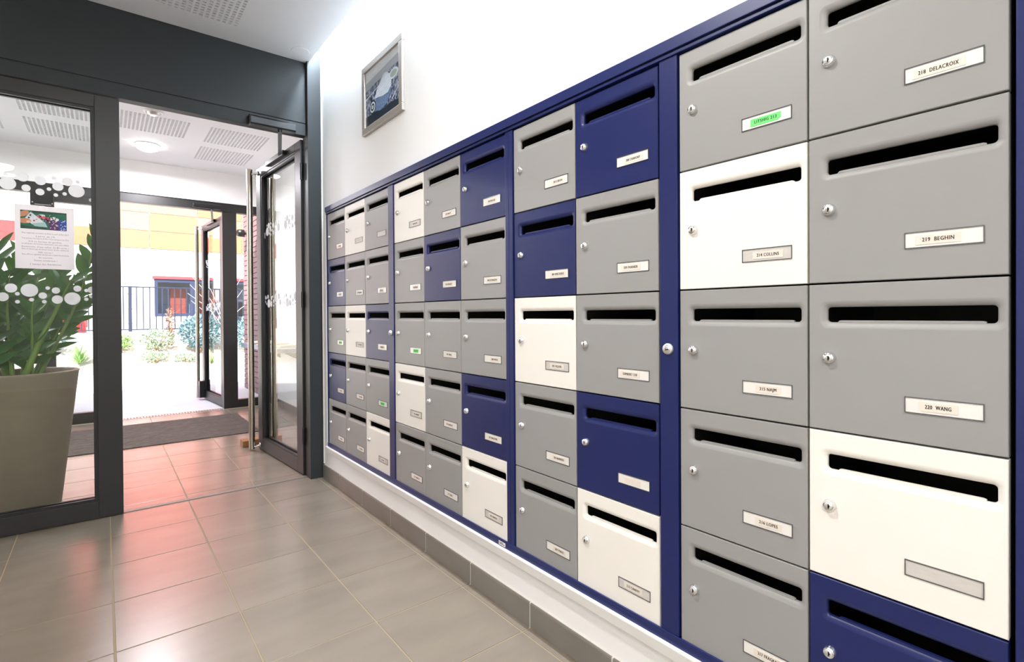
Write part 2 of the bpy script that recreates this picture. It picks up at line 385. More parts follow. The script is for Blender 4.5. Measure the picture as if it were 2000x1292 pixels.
def door_leaf(name, loc, rz, w, label, side, handles, z0=0.008, z1=2.098, st=0.098, dots=True, dx=0.0):
    t = thing(name, loc, label, 'glass door', rz=rz, kind='structure'); ORI[t] = Vector((0, 0, 0))
    d = 0.03
    def bar(nm, x0, x1, za, zb):
        b = MB(); b.box(x0, x1, -d, d, za, zb); return part(b, nm, 'anthracite', t, 0.002)
    bar('hinge_stile', 0, st, z0, z1); bar('lock_stile', w-st, w, z0, z1)
    bar('top_rail', st, w-st, z1-0.062, z1); bar('bottom_rail', st, w-st, z0, z0+0.082)
    gx0, gx1, gz0, gz1 = st, w-st, z0+0.082, z1-0.062
    b = MB()
    for s in (-1, 1):
        y0, y1 = sorted((s*0.010, s*0.026))
        b.box(gx0, gx0+0.016, y0, y1, gz0, gz1); b.box(gx1-0.016, gx1, y0, y1, gz0, gz1)
        b.box(gx0+0.016, gx1-0.016, y0, y1, gz0, gz0+0.014); b.box(gx0+0.016, gx1-0.016, y0, y1, gz1-0.014, gz1)
    part(b, 'glazing_bead', 'black', t)
    b = MB(); b.box(gx0, gx1, -0.005, 0.005, gz0, gz1); part(b, 'pane', 'glass', t)
    if dots:
        for x, z, r in DOTS:
            x += dx
            if x < gx0+0.02+r or x > gx1-0.012: continue
            link('frosted_dot', dot_mesh(r), t, (x, side*0.0056, z))
    for s in handles:
        b = MB(); b.tube([(w-0.020, s*0.082, z0+0.004), (w-0.020, s*0.082, z1-0.01)], 0.021, 16)
        hb = part(b, 'pull_handle', 'steel', t, label='brushed steel vertical pull handle')
        for zz in (z0+0.020, z1-0.045):
            b = MB(); b.tube([(w-0.020, s*0.082, zz), (w-0.040, s*0.062, zz), (w-0.045, s*0.028, zz+0.01)], 0.008, 8)
            b.lathe([(0.0, 0.0), (0.017, 0.0), (0.017, 0.006), (0, 0.006)], (w-0.045, s*0.030, zz+0.01), 12, axis='y')
            part(b, 'handle_bracket', 'chrome', hb)
    return t
door_leaf('door_1', (-1.990, YF+0.030, 0), 0, LW, 'closed glass door leaf with poster and frosted dots in front of the plant', -1, [])
A1 = math.atan2(0.816, -0.055)
d2 = door_leaf('door_2', (-0.058, YF+0.066, 0), A1, 0.905, 'open inner glass door leaf swung into the vestibule beside the pillar', 1, (1, -1), dx=-0.10)
b = MB(); b.box(0.26, 0.62, 0.030, 0.052, 2.060, 2.092); part(b, 'closer_slide_rail', 'closer', d2, 0.002)
for z in (0.25, 1.1, 1.9):
    b = MB(); b.tube([(-0.004, 0.028, z-0.05), (-0.004, 0.028, z+0.05)], 0.009, 10); part(b, 'hinge', 'closer', d2)
d3 = door_leaf('door_3', (-0.005, Y2+0.085, 0), math.atan2(0.9, -0.075), 0.93, 'open outer glass door leaf folded out towards the garden', 1, (1,), dots=True)
b = MB(); b.box(0.26, 0.60, 0.030, 0.052, 2.060, 2.092); part(b, 'closer_slide_rail', 'closer', d3, 0.002)
b = MB(); b.box(0.80, 0.90, 0.031, 0.09, 0.02, 0.22); part(b, 'foot_guard', 'closer', d3, 0.004)
# fixed glazing left of the closed leaf
wf = thing('window_1', (-2.4, YF, 0), 'fixed glass panel next to the closed door leaf', 'window', kind='structure')
b = MB(); b.box(-2.060, -1.996, YF, YF+0.06, 0, 2.104); part(b, 'mullion', 'anthracite', wf, 0.002)
b = MB(); b.box(XL, -2.060, YF+0.002, YF+0.058, 0, 0.09); part(b, 'bottom_rail', 'anthracite', wf, 0.002)
b = MB(); b.box(XL, -2.060, YF+0.025, YF+0.035, 0.09, 2.104); part(b, 'pane', 'glass', wf)
# closers on the two headers
def closer(name, x0, x1, yw, z0, z1, tip, label, s=-1):
    t = thing(name, ((x0+x1)/2, yw, z0), label, 'door closer')
    b = MB(); b.prism([(yw, z0), (yw+s*0.046, z0), (yw+s*0.052, z0+0.008), (yw+s*0.052, z1-0.012), (yw+s*0.040, z1), (yw, z1)], 'x', x0, x1); part(b, 'closer_body', 'closer', t, 0.0015)
    b = MB(); b.box(x0-0.006, x0, yw, yw+s*0.050, z0, z1); part(b, 'end_cap', 'black', t, 0.002)
    px = x1-0.085; b = MB(); b.tube([(px, yw+s*0.028, z0+0.001), (px, yw+s*0.028, z0-0.016)], 0.013, 12); part(b, 'spindle', 'closer', t)
    b = MB(); q = Vector(tip); a = Vector((px, yw+s*0.028, z0-0.012)); dr = (q-a); n = Vector((-dr.y, dr.x, 0)).normalized()*0.011
    vs = [a+n, a-n, q-n, q+n]; b.add([v+Vector((0, 0, -0.004)) for v in vs]+[v+Vector((0, 0, 0.004)) for v in vs],
          [(0, 1, 2, 3), (7, 6, 5, 4), (0, 4, 5, 1), (1, 5, 6, 2), (2, 6, 7, 3), (3, 7, 4, 0)]); part(b, 'arm', 'closer', t)
    return t
def leafpt(o, x, y, z):
    c, s = math.cos(o.rotation_euler.z), math.sin(o.rotation_euler.z)
    return (o.location.x+c*x-s*y, o.location.y+s*x+c*y, z)
closer('door_closer', -0.392, -0.146, YF, 2.098, 2.152, leafpt(d2, 0.33, 0.045, 2.074), 'dark door closer on the fascia above the open inner door')
closer('door_closer', -0.315, -0.062, Y2-0.004, 2.135, 2.185, leafpt(d3, 0.33, 0.045, 2.074), 'small door closer on the outer door header, seen through the doorway')

# ------------------------------------------------------------------ outer front
oh = thing('trim_outer_header', (-1.2, Y2, 2.125), 'dark metal header across the outer entrance', 'header', kind='structure')
b = MB(); b.box(XL, XR2, Y2-0.004, Y2+0.08, 2.128, 2.214); part(b, 'header_bar', 'anthracite', oh, 0.002)
b = MB(); b.box(XL, XR2, Y2-0.014, Y2+0.0, 2.212, 2.220); part(b, 'header_trim', 'anthracite', oh)
w1 = thing('window_2', (-1.5, Y2, 0), 'fixed outer glazing behind the potted plant', 'window', kind='structure')
b = MB(); b.box(-1.03, -0.955, Y2, Y2+0.07, 0, 2.128); part(b, 'jamb', 'anthracite', w1, 0.002)
b = MB(); b.box(-1.466, -1.400, Y2, Y2+0.07, 0, 2.128); part(b, 'mullion', 'anthracite', w1, 0.002)
b = MB(); b.box(XL, -1.466, Y2, Y2+0.07, 0, 0.10); part(b, 'bottom_rail', 'anthracite', w1, 0.002)
b = MB(); b.box(-1.400, -1.03, Y2, Y2+0.07, 0, 0.10); part(b, 'bottom_rail', 'anthracite', w1, 0.002)
b = MB(); b.box(-1.400, -1.03, Y2, Y2+0.07, 2.058, 2.128); part(b, 'top_rail', 'anthracite', w1, 0.002)
b = MB(); b.box(XL, -1.466, Y2+0.03, Y2+0.04, 0.10, 2.128); part(b, 'pane', 'glass', w1)
b = MB(); b.box(-1.400, -1.03, Y2+0.03, Y2+0.04, 0.10, 2.058); part(b, 'pane', 'glass', w1)
b = MB(); b.box(-1.560, -1.400, Y2-0.03, Y2+0.0, 2.004, 2.125); lb = part(b, 'lock_housing', 'closer', w1, 0.003)
b = MB(); b.box(-1.530, -1.42, Y2-0.032, Y2-0.029, 2.012, 2.016); part(b, 'housing_rail', 'satin', lb)
for x in (-1.545, -1.412):
    b = MB(); b.lathe([(0, -0.003), (0.005, -0.003), (0.005, 0)], (x, Y2-0.030, 2.03), 10, axis='y'); part(b, 'screw', 'satin', lb)
w2 = thing('window_3', (0.2, Y2, 0), 'narrow glass sidelight right of the outer door', 'window', kind='structure')
b = MB(); b.box(-0.045, 0.092, Y2, Y2+0.07, 0, 2.128); part(b, 'jamb', 'anthracite', w2, 0.002)
b = MB(); b.box(0.42, XR2, Y2, Y2+0.07, 0, 2.128); part(b, 'jamb', 'anthracite', w2, 0.002)
b = MB(); b.box(0.092, 0.42, Y2, Y2+0.07, 0, 0.085); part(b, 'bottom_rail', 'anthracite', w2, 0.002)
b = MB(); b.box(0.092, 0.42, Y2+0.03, Y2+0.04, 0.085, 2.128); part(b, 'pane', 'glass', w2)

# ------------------------------------------------------------------ mailbox cabinets
def cabinet(name, y0, y1, posts, top_y0, top_y1, lock_y, label):
    t = thing(name, (0, (y0+y1)/2, FB), label, 'cabinet frame', 'navy frames around the mailboxes')
    b = MB(); b.box(-0.012, 0.03, top_y0, top_y1, FT-0.029, FT); part(b, 'top_moulding', 'navy', t, 0.0015)
    b = MB(); b.box(-0.005, 0.03, top_y0, top_y1, FT-0.034, FT-0.0295); part(b, 'shadow_groove', 'black', t)
    b = MB(); b.box(-0.008, 0.03, y0, y1, BZ1+0.002, FT-0.033); part(b, 'top_rail', 'navy', t, 0.001)
    b = MB(); b.box(-0.006, 0.03, y0, y1, FB, BZ0-0.0005); b.box(-0.006, -0.001, y0, y1, BZ0-0.0005, BZ0+0.007); part(b, 'bottom_rail', 'navy', t, 0.0008)
    for a, c in posts:
        b = MB(); b.box(-0.004, 0.03, a, c, BZ0+0.0075, BZ1+0.0015); part(b, 'post', 'navy', t, 0.0012)
    if lock_y:
        b = MB(); b.lathe([(0, -0.0085), (0.0105, -0.0085), (0.0125, -0.007), (0.0135, -0.004), (0.0135, 0)], (-0.0035, lock_y, 0.9185), 24, axis='x')
        lk = part(b, 'cabinet_lock', 'satin', t)
        b = MB(); b.lathe([(0, -0.0105), (0.006, -0.0105), (0.0065, -0.0080)], (-0.0035, lock_y-0.003, 0.9185), 16, axis='x'); part(b, 'lock_core', 'chrome', lk)
        b = MB(); b.box(-0.0146, -0.0138, lock_y-0.007, lock_y+0.0005, 0.9175, 0.9195); part(b, 'keyway', 'black', lk)
    return t
G = 0.0017
cA = cabinet('mailbox_cabinet', 1.345, FY1, [(COLS[0]+G, FY1), (COLS[4]+G, COLS[3]-G), (1.345, COLS[7]-G)], 1.345, FY1, 2.243,
        'navy frame around the thirty mailboxes nearest the glass door')
cB = cabinet('mailbox_cabinet', FY0, 1.344, [(COLS[8]+G, 1.344), (COLS[11]+0.003, COLS[10]-0.005), (FY0, COLS[13]-0.006)], FY0, 1.344, 0.731,
        'navy frame around the twenty mailboxes nearest the viewer')
b = MB(); b.box(-0.0068, -0.006, 1.372, 1.408, FB+0.004, FB+0.017); stk = part(b, 'maker_sticker', 'paper', cA)
for k, w in ((0.0135, 0.020), (0.009, 0.028)):
    b = MB(); b.box(-0.0071, -0.0067, 1.404-w, 1.404, FB+k-0.001, FB+k+0.0012); part(b, 'printed_line', 'ink', stk)

# door: rings of a plate with a soft recess round the letter slot; s runs to the right, d downwards
S0, S1, D0, D1 = 0.0315, 0.2672, 0.0440, 0.0722
def rrect(e, r, k=7):
    a0, a1, b0, b1 = S0-e, S1+e, D0-e, D1+e; pts = []
    for (cx, cy, st) in ((a1-r, b0+r, -90), (a1-r, b1-r, 0), (a0+r, b1-r, 90), (a0+r, b0+r, 180)):
        for i in range(k):
            t = math.radians(st+90*i/(k-1)); pts.append((cx+r*math.cos(t), cy+r*math.sin(t)))
    return pts
def rect(i_, k=7, c=0.028):
    a0, a1, b0, b1 = G+i_, WC-G-i_, G+i_, H-G-i_; pts = []
    for (cx, cy, u, v) in ((a1, b0, (-1, 0), (0, 1)), (a1, b1, (0, -1), (-1, 0)), (a0, b1, (1, 0), (0, -1)), (a0, b0, (0, 1), (1, 0))):
        for i in range(k):
            t = (i-(k-1)/2)/((k-1)/2)
            q = u if t < 0 else v
            pts.append((cx+q[0]*abs(t)*c, cy+q[1]*abs(t)*c))
    return pts
def door_mesh(mt):
    rings = [(rect(0), 0.016, 0), (rect(0), 0.0014, 0), (rect(0.0012), 0.0, 0), (rrect(0.0115, 0.013), 0.0, 0), (rrect(0.0105, 0.0125), 0.0001, 1),
             (rrect(0.0075, 0.0115), 0.0007, 1), (rrect(0.0045, 0.0095), 0.0021, 1), (rrect(0.0020, 0.0075), 0.0040, 1), (rrect(0.0005, 0.0062), 0.0058, 1), (rrect(0, 0.006), 0.0070, 1), (rrect(0, 0.006), 0.0115, 0)]
    b = MB(); n = len(rings[0][0])
    vs = []
    for r, x, _ in rings: vs += [(x, -s, H-d) for s, d in r]
    o = 0
    for i in range(len(rings)-1):
        b.add(vs, [(i*n+j, (i+1)*n+j, (i+1)*n+(j+1) % n, i*n+(j+1) % n) for j in range(n)], 0, bool(rings[i+1][2])) if False else None
    b.v = vs
    for i in range(len(rings)-1):
        for j in range(n):
            b.f.append((i*n+j, (i+1)*n+j, (i+1)*n+(j+1) % n, i*n+(j+1) % n)); b.m.append(0); b.sm.append(bool(rings[i+1][2]))
    # folded lip along the lower edge of the slot
    a0, a1 = S0+0.017, S1-0.013
    pr = [(a0, D1+0.0006), (a0+0.003, D1-0.0030), (a0+0.006, D1-0.0036), (a1-0.004, D1-0.0036), (a1, D1-0.0022), (a1, D1+0.0006)]
    b.add([(0.0052, -s, H-d) for s, d in pr]+[(0.0115, -s, H-d) for s, d in pr], [(0, 5, 4, 3, 2, 1), (6, 7, 8, 9, 10, 11)]+[(i, (i+1) % 6, (i+1) % 6+6, i+6) for i in range(6)], 0)
    return b.mesh('door', mt)
DOORM = {k: door_mesh(v) for k, v in (('g', 'grey_door'), ('w', 'white_door'), ('b', 'navy'))}
def body_mesh():
    b = MB(); e = 0.001; x0, x1 = 0.018, 0.36; y0, y1, z0, z1 = -WC+e, -e, e, H-e
    b.add([(x0, y0, z0), (x0, y1, z0), (x0, y1, z1), (x0, y0, z1), (x1, y0, z0), (x1, y1, z0), (x1, y1, z1), (x1, y0, z1)],
          [(4, 5, 6, 7), (0, 1, 5, 4), (1, 2, 6, 5), (2, 3, 7, 6), (3, 0, 4, 7)])
    # inner shelf fold
    b.box(0.20, 0.202, y0+0.002, y1-0.002, z0+0.04, z0+0.042)
    return b.mesh('body', 'box_inside', fix=False)
BODYM = body_mesh()
def lock_meshes():
    b = MB(); b.lathe([(0, -0.0085), (0.0084, -0.0085), (0.0092, -0.0078), (0.0098, -0.0055), (0.0112, -0.0030), (0.0118, 0.0005)], (0, 0, 0), 20, axis='x')
    c = MB(); c.lathe([(0, -0.0093), (0.0064, -0.0093), (0.0070, -0.0082)], (0, 0, 0), 16, axis='x')
    d = MB(); d.prism([(-0.0012, -0.0042), (0.0012, -0.0042), (0.0012, -0.0008), (-0.0030, 0.0006), (0.0012, 0.0022), (0.0012, 0.0042), (-0.0004, 0.0042), (-0.0012, 0.003)], 'x', -0.0098, -0.0090)
    return b.mesh('lock', 'chrome'), c.mesh('lock_core', 'satin'), d.mesh('keyway', 'black')
LOCKM, COREM, KEYM = lock_meshes()
PS0, PS1, PD0, PD1 = 0.152, 0.2528, 0.196, 0.2232
def plate_meshes():
    b = MB(); y0, y1, z0, z1 = -PS1, -PS0, H-PD1, H-PD0; t = 0.0016
    b.box(-0.0016, 0.0004, y0, y1, z1-t, z1); b.box(-0.0016, 0.0004, y0, y1, z0, z0+t)
    b.box(-0.0016, 0.0004, y0, y0+t*0.8, z0+t, z1-t); b.box(-0.0016, 0.0004, y1-t*0.8, y1, z0+t, z1-t)
    c = MB(); c.box(-0.0004, 0.0003, y0+t*0.8, y1-t*0.8, z0+t, z1-t)
    return b.mesh('name_plate', mat('plate_rim', srgb(110, 110, 112), 0.2, metal=0.6)), c.mesh('card_ground', 'paper'), c.mesh('card_ground', 'box_card')
M['box_card'] = mat('grey_card_ground', srgb(205, 200, 194), 0.5, noise=(60, 0.05, (1, 1, 3)))
PLATEM, CARDG, CARDG2 = plate_meshes()
def tagcard(col, w, cut, h=0.0150):
    z = h/2
    pr = [(-w/2, -z), (w/2, -z), (w/2, z), (-w/2, z)] if not cut else [(-w/2, z), (w/2, z), (w/2, -z), (-w/2+0.006, -z), (-w/2, -z+0.005)]
    b = MB(); b.prism(pr, 'x', -0.0012, -0.0003); return b.mesh('name_card', col)
CARDM = {}
GRID = {  # colours by column (1 = nearest the glass door), top row first
 1: 'gbgbg', 2: 'wgwgg', 3: 'ggbgw', 4: 'wggwg', 5: 'gbggg', 6: 'bggbw', 7: 'gbwgg', 8: 'bggbw', 9: 'gwggg', 10: 'gggwb'}
NAMES = {  # (text, card shift from the plate centre in metres, green?)
 1: ['173 RENY', '174 JULES', 'MEL 175', '176 ADAM', '177 RUIZ'],
 2: ['', '179 BEAUVAIS', '180 DELANOE', '181 THOMAS', '182 LEROUX'],
 3: ['', '184 LUC', '185 BLANC', 'SAM 186', '187 BEL'],
 4: ['188 MARTIN', '189 SIMON', 'LEA 190', '191 GARNIER', '192 FABRE LO'],
 5: ['193 PALLY', '194 ZONAGUE', '195 GIRAL', '196 BARRAGE', '197 REMI'],
 6: ['198 MAUGUE', '199 SUTONGBOVA', '200 VIDAL', '201 BARGEONE', '202 NEMULI'],
 7: ['203 LEBON', '204 VERCHERES', '205 FIQUER', '206 BARBERO', '207 PEREZ'],
 8: ['208 CHANONY', '209 PANNIER', 'DIMBERT 210', '-', '212 CANEVY'],
 9: ['LITSHIG 213', '214 COLLINS', '215 NAJM', '216 LOPES', '217 FRAGKOU'],
 10: ['218  DELACROIX', '219  BEGHIN', '220  WANG', '', '-']}
GREEN = {(1, 3), (3, 4), (4, 3), (9, 1)}
SHIFT = {(9, 1): -0.001, (8, 3): -0.010, (8, 2): -0.006, (7, 1): 0.008, (6, 3): 0.012, (7, 3): -0.001, (8, 1): 0.003}
ROWN = ['top row', 'second row', 'middle row', 'fourth row', 'bottom row']
COLN = {1: 'in the column closest to the glass door', 2: 'second column from the glass door', 3: 'third column from the glass door', 4: 'fourth column from the glass door',
        5: 'fifth column from the glass door', 6: 'sixth column, just before the narrow centre joint', 7: 'seventh column, just after the narrow centre joint',
        8: 'eighth column, left of the wide lock post', 9: 'ninth column, right of the wide lock post', 10: 'tenth column, nearest the viewer'}
COLY = {1: COLS[0], 2: COLS[1], 3: COLS[2], 4: COLS[4], 5: COLS[5], 6: COLS[6], 7: COLS[8], 8: COLS[9], 9: COLS[11], 10: COLS[12]}
CN = {'g': 'grey', 'w': 'white', 'b': 'navy'}
rtext = Matrix(((0, 0, -1, 0), (-1, 0, 0, 0), (0, 1, 0, 0), (0, 0, 0, 1)))    # glyphs face -x, run towards -y
for ci in range(1, 11):
    for r in range(5):
        k = GRID[ci][r]; nm = NAMES[ci][r]; green = (ci, r+1) in GREEN
        lab = '%s mailbox in the %s, %s' % (CN[k], ROWN[r], COLN[ci])
        if green: lab = '%s mailbox with green tag, %s, %s' % (CN[k], ROWN[r], COLN[ci])
        t = link('mailbox', None, None, (0, COLY[ci], ZROW2+(2-r-1)*H)); t.empty_display_size = 0.05
        tag(t, lab, 'mailbox', 'mailboxes set in the wall bank')
        link('body', BODYM, t); link('door', DOORM[k], t)
        lk = link('lock', LOCKM, t, (0, -0.0370, H-0.1385)); lk['label'] = 'chrome cylinder lock'
        link('lock_core', COREM, lk); link('keyway', KEYM, lk, (0, -0.001, 0))
        pl_ = link('name_plate', PLATEM, t)
        if k == 'w' or nm == '': link('card_ground', CARDG2, pl_)
        else: link('card_ground', CARDG, pl_)
        if nm:
            body = nm if nm != '-' else ''
            w = 0.052 if body == '' else 0.036+0.0036*max(3, len(body.replace('  ', ' '))-4)
            key = ('green_card' if green else 'card', round(w, 4), green)
            if key not in CARDM: CARDM[key] = tagcard(*key)
            sh = SHIFT.get((ci, r+1), ((ci*7+r*5) % 5-2)*0.003)
            cy_, cz_ = -(PS0+PS1)/2-sh, H-(PD0+PD1)/2-0.0008
            link('name_card', CARDM[key], pl_, (0, cy_, cz_))
            if body:
                me = text_mesh(body, 0.0092, 'name_text', sx=1.0)
                wid = max(v.co.x for v in me.vertices)-min(v.co.x for v in me.vertices)
                f = (w-0.017)/wid
                for v in me.vertices: v.co.x *= f
                offset_bold(me, 0.00042)
                me.materials.clear(); me.materials.append(M['ink'])
                o = link('name_text', me, pl_); o.matrix_local = Matrix.Translation((-0.00125, cy_, cz_)) @ rtext

# ------------------------------------------------------------------ lamps
def dome_lamp(x, y, z, label, watt, r=0.165, col=(1.0, 0.97, 0.94)):
    t = thing('ceiling_lamp', (x, y, z), label, 'ceiling lamp', 'round ceiling lamps')
    b = MB(); b.lathe([(0, 0), (r, 0), (r, -0.008), (r-0.006, -0.010)], (x, y, z), 32); part(b, 'base_ring', 'plastic', t)
    b = MB(); b.lathe([(r-0.004, -0.008), (r-0.006, -0.022), (r*0.84, -0.042), (r*0.5, -0.058), (0.001, -0.063)], (x, y, z), 32); part(b, 'opal_dome', 'lamp_glow', t)
    for s in (-1, 1):
        b = MB(); b.box(x+s*(r-0.006)-0.006, x+s*(r-0.006)+0.006, y-0.01, y+0.01, z-0.026, z-0.006); part(b, 'clip', 'satin', t)
    L = bpy.data.lights.new('lamp_light', 'AREA'); L.shape = 'DISK'; L.size = r*2; L.energy = watt; L.color = col
    o = link('lamp_light', L, t, (0, 0, -0.10))
    return t
dome_lamp(-0.735, 5.62, ZV, 'lit round ceiling lamp in the vestibule above the doormat', 46, 0.092, (0.97, 0.94, 1.0))
dome_lamp(-2.5, 4.72, ZV, 'added round fill lamp on the vestibule ceiling, out of view near its left wall', 26, 0.092, (0.97, 0.94, 1.0))  # added vestibule fill, kept out of view; no known lamp at this spot
dome_lamp(-0.95, 1.0, ZC, 'added round fill lamp on the hall ceiling, out of view, facing the mailboxes', 24, 0.11)  # unseen lamp added to light the mailbox doors from above
dome_lamp(-1.86, -0.7, ZC, 'lit round lamp on the hall ceiling behind the viewer', 40, 0.11)
dome_lamp(-0.95, -1.9, ZC, 'added round fill lamp on the hall ceiling, out of view near the back wall', 24, 0.11)  # another unseen lamp, added for soft light in the hall
# light strip hidden in the slot between ceiling and wall
t = thing('cove_light', (-0.03, 0.1, 2.65), 'cool white light strip in the slot between ceiling and mailbox wall', 'light strip')
b = MB(); b.box(-0.045, -0.015, YB+0.05, 3.222, 2.652, 2.67); part(b, 'strip_profile', 'satin', t)
b = MB(); b.box(-0.042, -0.018, YB+0.05, 3.222, 2.646, 2.652); part(b, 'diffuser', mat('led_diffuser', (1, 1, 1, 1), 0.4, emit=((0.80, 0.90, 1, 1), 6.0)), t)
L = bpy.data.lights.new('strip_light', 'AREA'); L.shape = 'RECTANGLE'; L.size = 0.024; L.size_y = 6.22; L.energy = 120; L.color = (0.74, 0.87, 1.0)
link('strip_light', L, t, (0, 0, -0.008))

# ceiling fittings
t = thing('ceiling_disc', (-0.139, 3.14, ZC), 'flat white round cover on the hall ceiling above the open door', 'detector')
b = MB(); b.lathe([(0, 0), (0.050, 0), (0.050, -0.0012), (0.048, -0.002), (0.0, -0.002)], (-0.139, 3.14, ZC), 28, smooth=False); part(b, 'cover', 'ceiling', t)
t = thing('smoke_detector', (-0.749, 4.70, ZV), 'small white detector on the vestibule ceiling between slotted panels', 'detector')
b = MB(); b.lathe([(0.064, 0), (0.064, -0.006), (0.050, -0.010), (0.046, -0.004)], (-0.749, 4.70, ZV), 28); part(b, 'ring', 'plastic', t)
b = MB(); b.lathe([(0.046, -0.001), (0.040, -0.018), (0.026, -0.026), (0.0, -0.027)], (-0.749, 4.70, ZV), 28); part(b, 'dome', 'satin', t)

# ------------------------------------------------------------------ framed picture
py0, py1, pz0, pz1 = 2.112, 2.566, 1.921, 2.268
def flat(mb, pts, x, mi): mb.add([(x, -u, v) for u, v in pts], [tuple(range(len(pts)))], mi)
def ell(cx, cy, rx, ry, n=20, rot=0):
    return [(cx+rx*math.cos(a)*math.cos(rot)-ry*math.sin(a)*math.sin(rot), cy+rx*math.cos(a)*math.sin(rot)+ry*math.sin(a)*math.cos(rot)) for a in [2*PI*i/n for i in range(n)]]
t = thing('framed_picture', (XW, (py0+py1)/2, pz0), 'champagne framed aerial photograph of a stadium on the white wall', 'picture')
fwid = 0.034; xf = XW-0.017
b = MB(); ip = [(py0+fwid, py1-fwid, pz0+fwid, pz1-fwid)]
for nm, (a0, a1, c0, c1) in (('top_bar', (py0, py1, pz1-fwid, pz1)), ('bottom_bar', (py0, py1, pz0, pz0+fwid)), ('side_bar', (py0, py0+fwid, pz0+fwid, pz1-fwid)), ('side_bar', (py1-fwid, py1, pz0+fwid, pz1-fwid))):
    b = MB(); b.box(xf, XW, a0, a1, c0, c1); part(b, nm, 'picture_frame', t, 0.003)
vor = mat('print_city', srgb(92, 108, 138), 0.35)
n = vor.node_tree; vo = n.nodes.new('ShaderNodeTexVoronoi'); vo.inputs['Scale'].default_value = 75; vo.distance = 'MANHATTAN'
rp = n.nodes.new('ShaderNodeValToRGB'); rp.color_ramp.elements[0].color = srgb(44, 54, 78); rp.color_ramp.elements[1].color = srgb(178, 190, 212); rp.color_ramp.elements[0].position = 0.25; rp.color_ramp.elements[1].position = 0.95
sx_ = n.nodes.new('ShaderNodeSeparateColor'); tcn = n.nodes.new('ShaderNodeTexCoord')
n.links.new(tcn.outputs['Object'], vo.inputs['Vector']); n.links.new(vo.outputs['Color'], sx_.inputs[0]); n.links.new(sx_.outputs[0], rp.inputs[0]); n.links.new(rp.outputs[0], n.nodes['Principled BSDF'].inputs['Base Color'])
PM = [vor, mat('print_sky', srgb(210, 216, 220), 0.35, noise=(9, 0.15, (1, 1, 3))), mat('print_haze', srgb(158, 168, 176), 0.35), mat('print_roof', srgb(206, 216, 226), 0.35, noise=(80, 0.16, (1, 0.4, 1.6))),
      mat('print_glass', srgb(104, 126, 160), 0.35, noise=(130, 0.7)), mat('print_trees', srgb(22, 34, 48), 0.35, noise=(70, 0.6)), mat('print_ring', srgb(40, 48, 60), 0.35), mat('print_field', srgb(150, 168, 150), 0.35)]
w2_, h2_ = (py1-py0)/2-fwid, (pz1-pz0)-2*fwid
yc = (py0+py1)/2; zb = pz0+fwid
b = MB()
def P(pts, mi, lift=0.0): b.add([(XW-0.0085-lift, yc-u*w2_, zb+v*h2_) for u, v in pts], [tuple(range(len(pts)))], mi)
P([(-1, 0), (1, 0), (1, 0.74), (-1, 0.66)], 0); P([(-1, 0.80), (1, 0.88), (1, 1), (-1, 1)], 1); P([(-1, 0.66), (1, 0.74), (1, 0.88), (-1, 0.80)], 2)
P([(-1, 0), (1, 0), (1, 0.12), (0.5, 0.16), (0.1, 0.13), (-0.4, 0.18), (-1, 0.2)], 5, 0.0002)
P(ell(0.66, 0.60, 0.26, 0.085), 3, 0.0002); P(ell(0.66, 0.60, 0.18, 0.055), 7, 0.0003)
P([(-0.48, 0.20), (0.10, 0.15), (0.36, 0.22), (0.52, 0.36), (0.40, 0.46), (-0.40, 0.42)], 4, 0.0003)
P([(-0.42, 0.42), (-0.30, 0.55), (-0.05, 0.66), (0.10, 0.73), (0.30, 0.72), (0.46, 0.64), (0.54, 0.52), (0.50, 0.42), (0.34, 0.36), (0.0, 0.37), (-0.2, 0.40)], 3, 0.0004)
P(ell(-0.56, 0.30, 0.20, 0.12), 6, 0.0005); P(ell(-0.56, 0.30, 0.16, 0.095), 3, 0.0006); P(ell(-0.56, 0.30, 0.11, 0.065), 6, 0.0007); P(ell(-0.56, 0.30, 0.06, 0.035), 3, 0.0008)
P([(-1, 0.5), (-0.98, 0.52), (-0.2, 0.60), (-0.2, 0.585)], 3, 0.0002); P([(0.55, 0.20), (1, 0.38), (1, 0.36), (0.57, 0.18)], 3, 0.0002)
part(b, 'print', PM, t)
b = MB(); b.box(XW-0.0075, XW-0.001, py0+0.01, py1-0.01, pz0+0.01, pz1-0.01); part(b, 'backing_board', 'black', t)

# ------------------------------------------------------------------ poster on the closed leaf
PX0, PX1, PZ0, PZ1, PY = -1.376, -1.167, 1.231, 1.528, YF+0.024
t = thing('poster', ((PX0+PX1)/2, PY, PZ0), 'white poker night notice taped to the closed glass door leaf', 'poster')
b = MB(); b.box(PX0, PX1, PY-0.0003, PY+0.0003, PZ0, PZ1); part(b, 'sheet', sheet_mat('poster_sheet', srgb(254, 251, 253), 0.6), t)
fx0, fx1, fz0, fz1 = -1.357, -1.194, 1.417, 1.503
PC = [mat('felt', srgb(28, 98, 72), 0.6, noise=(20, 0.25)), mat('felt_dark', srgb(34, 62, 48), 0.6), mat('skin_print', srgb(206, 140, 108), 0.6), mat('card_print', srgb(226, 232, 238), 0.6), mat('card_shade', srgb(168, 200, 202), 0.6),
      mat('chip_purple', srgb(92, 44, 96), 0.6), mat('chip_blue', srgb(44, 72, 150), 0.6), mat('chip_white', srgb(240, 240, 244), 0.6), mat('chip_red', srgb(206, 70, 84), 0.6), 'ink', mat('nail_print', srgb(232, 190, 172), 0.6)]
b = MB()
def Q(pts, mi, lift=0.0004): b.add([(fx0+u*(fx1-fx0), PY-lift, fz0+v*(fz1-fz0)) for u, v in pts], [tuple(range(len(pts)))], mi)
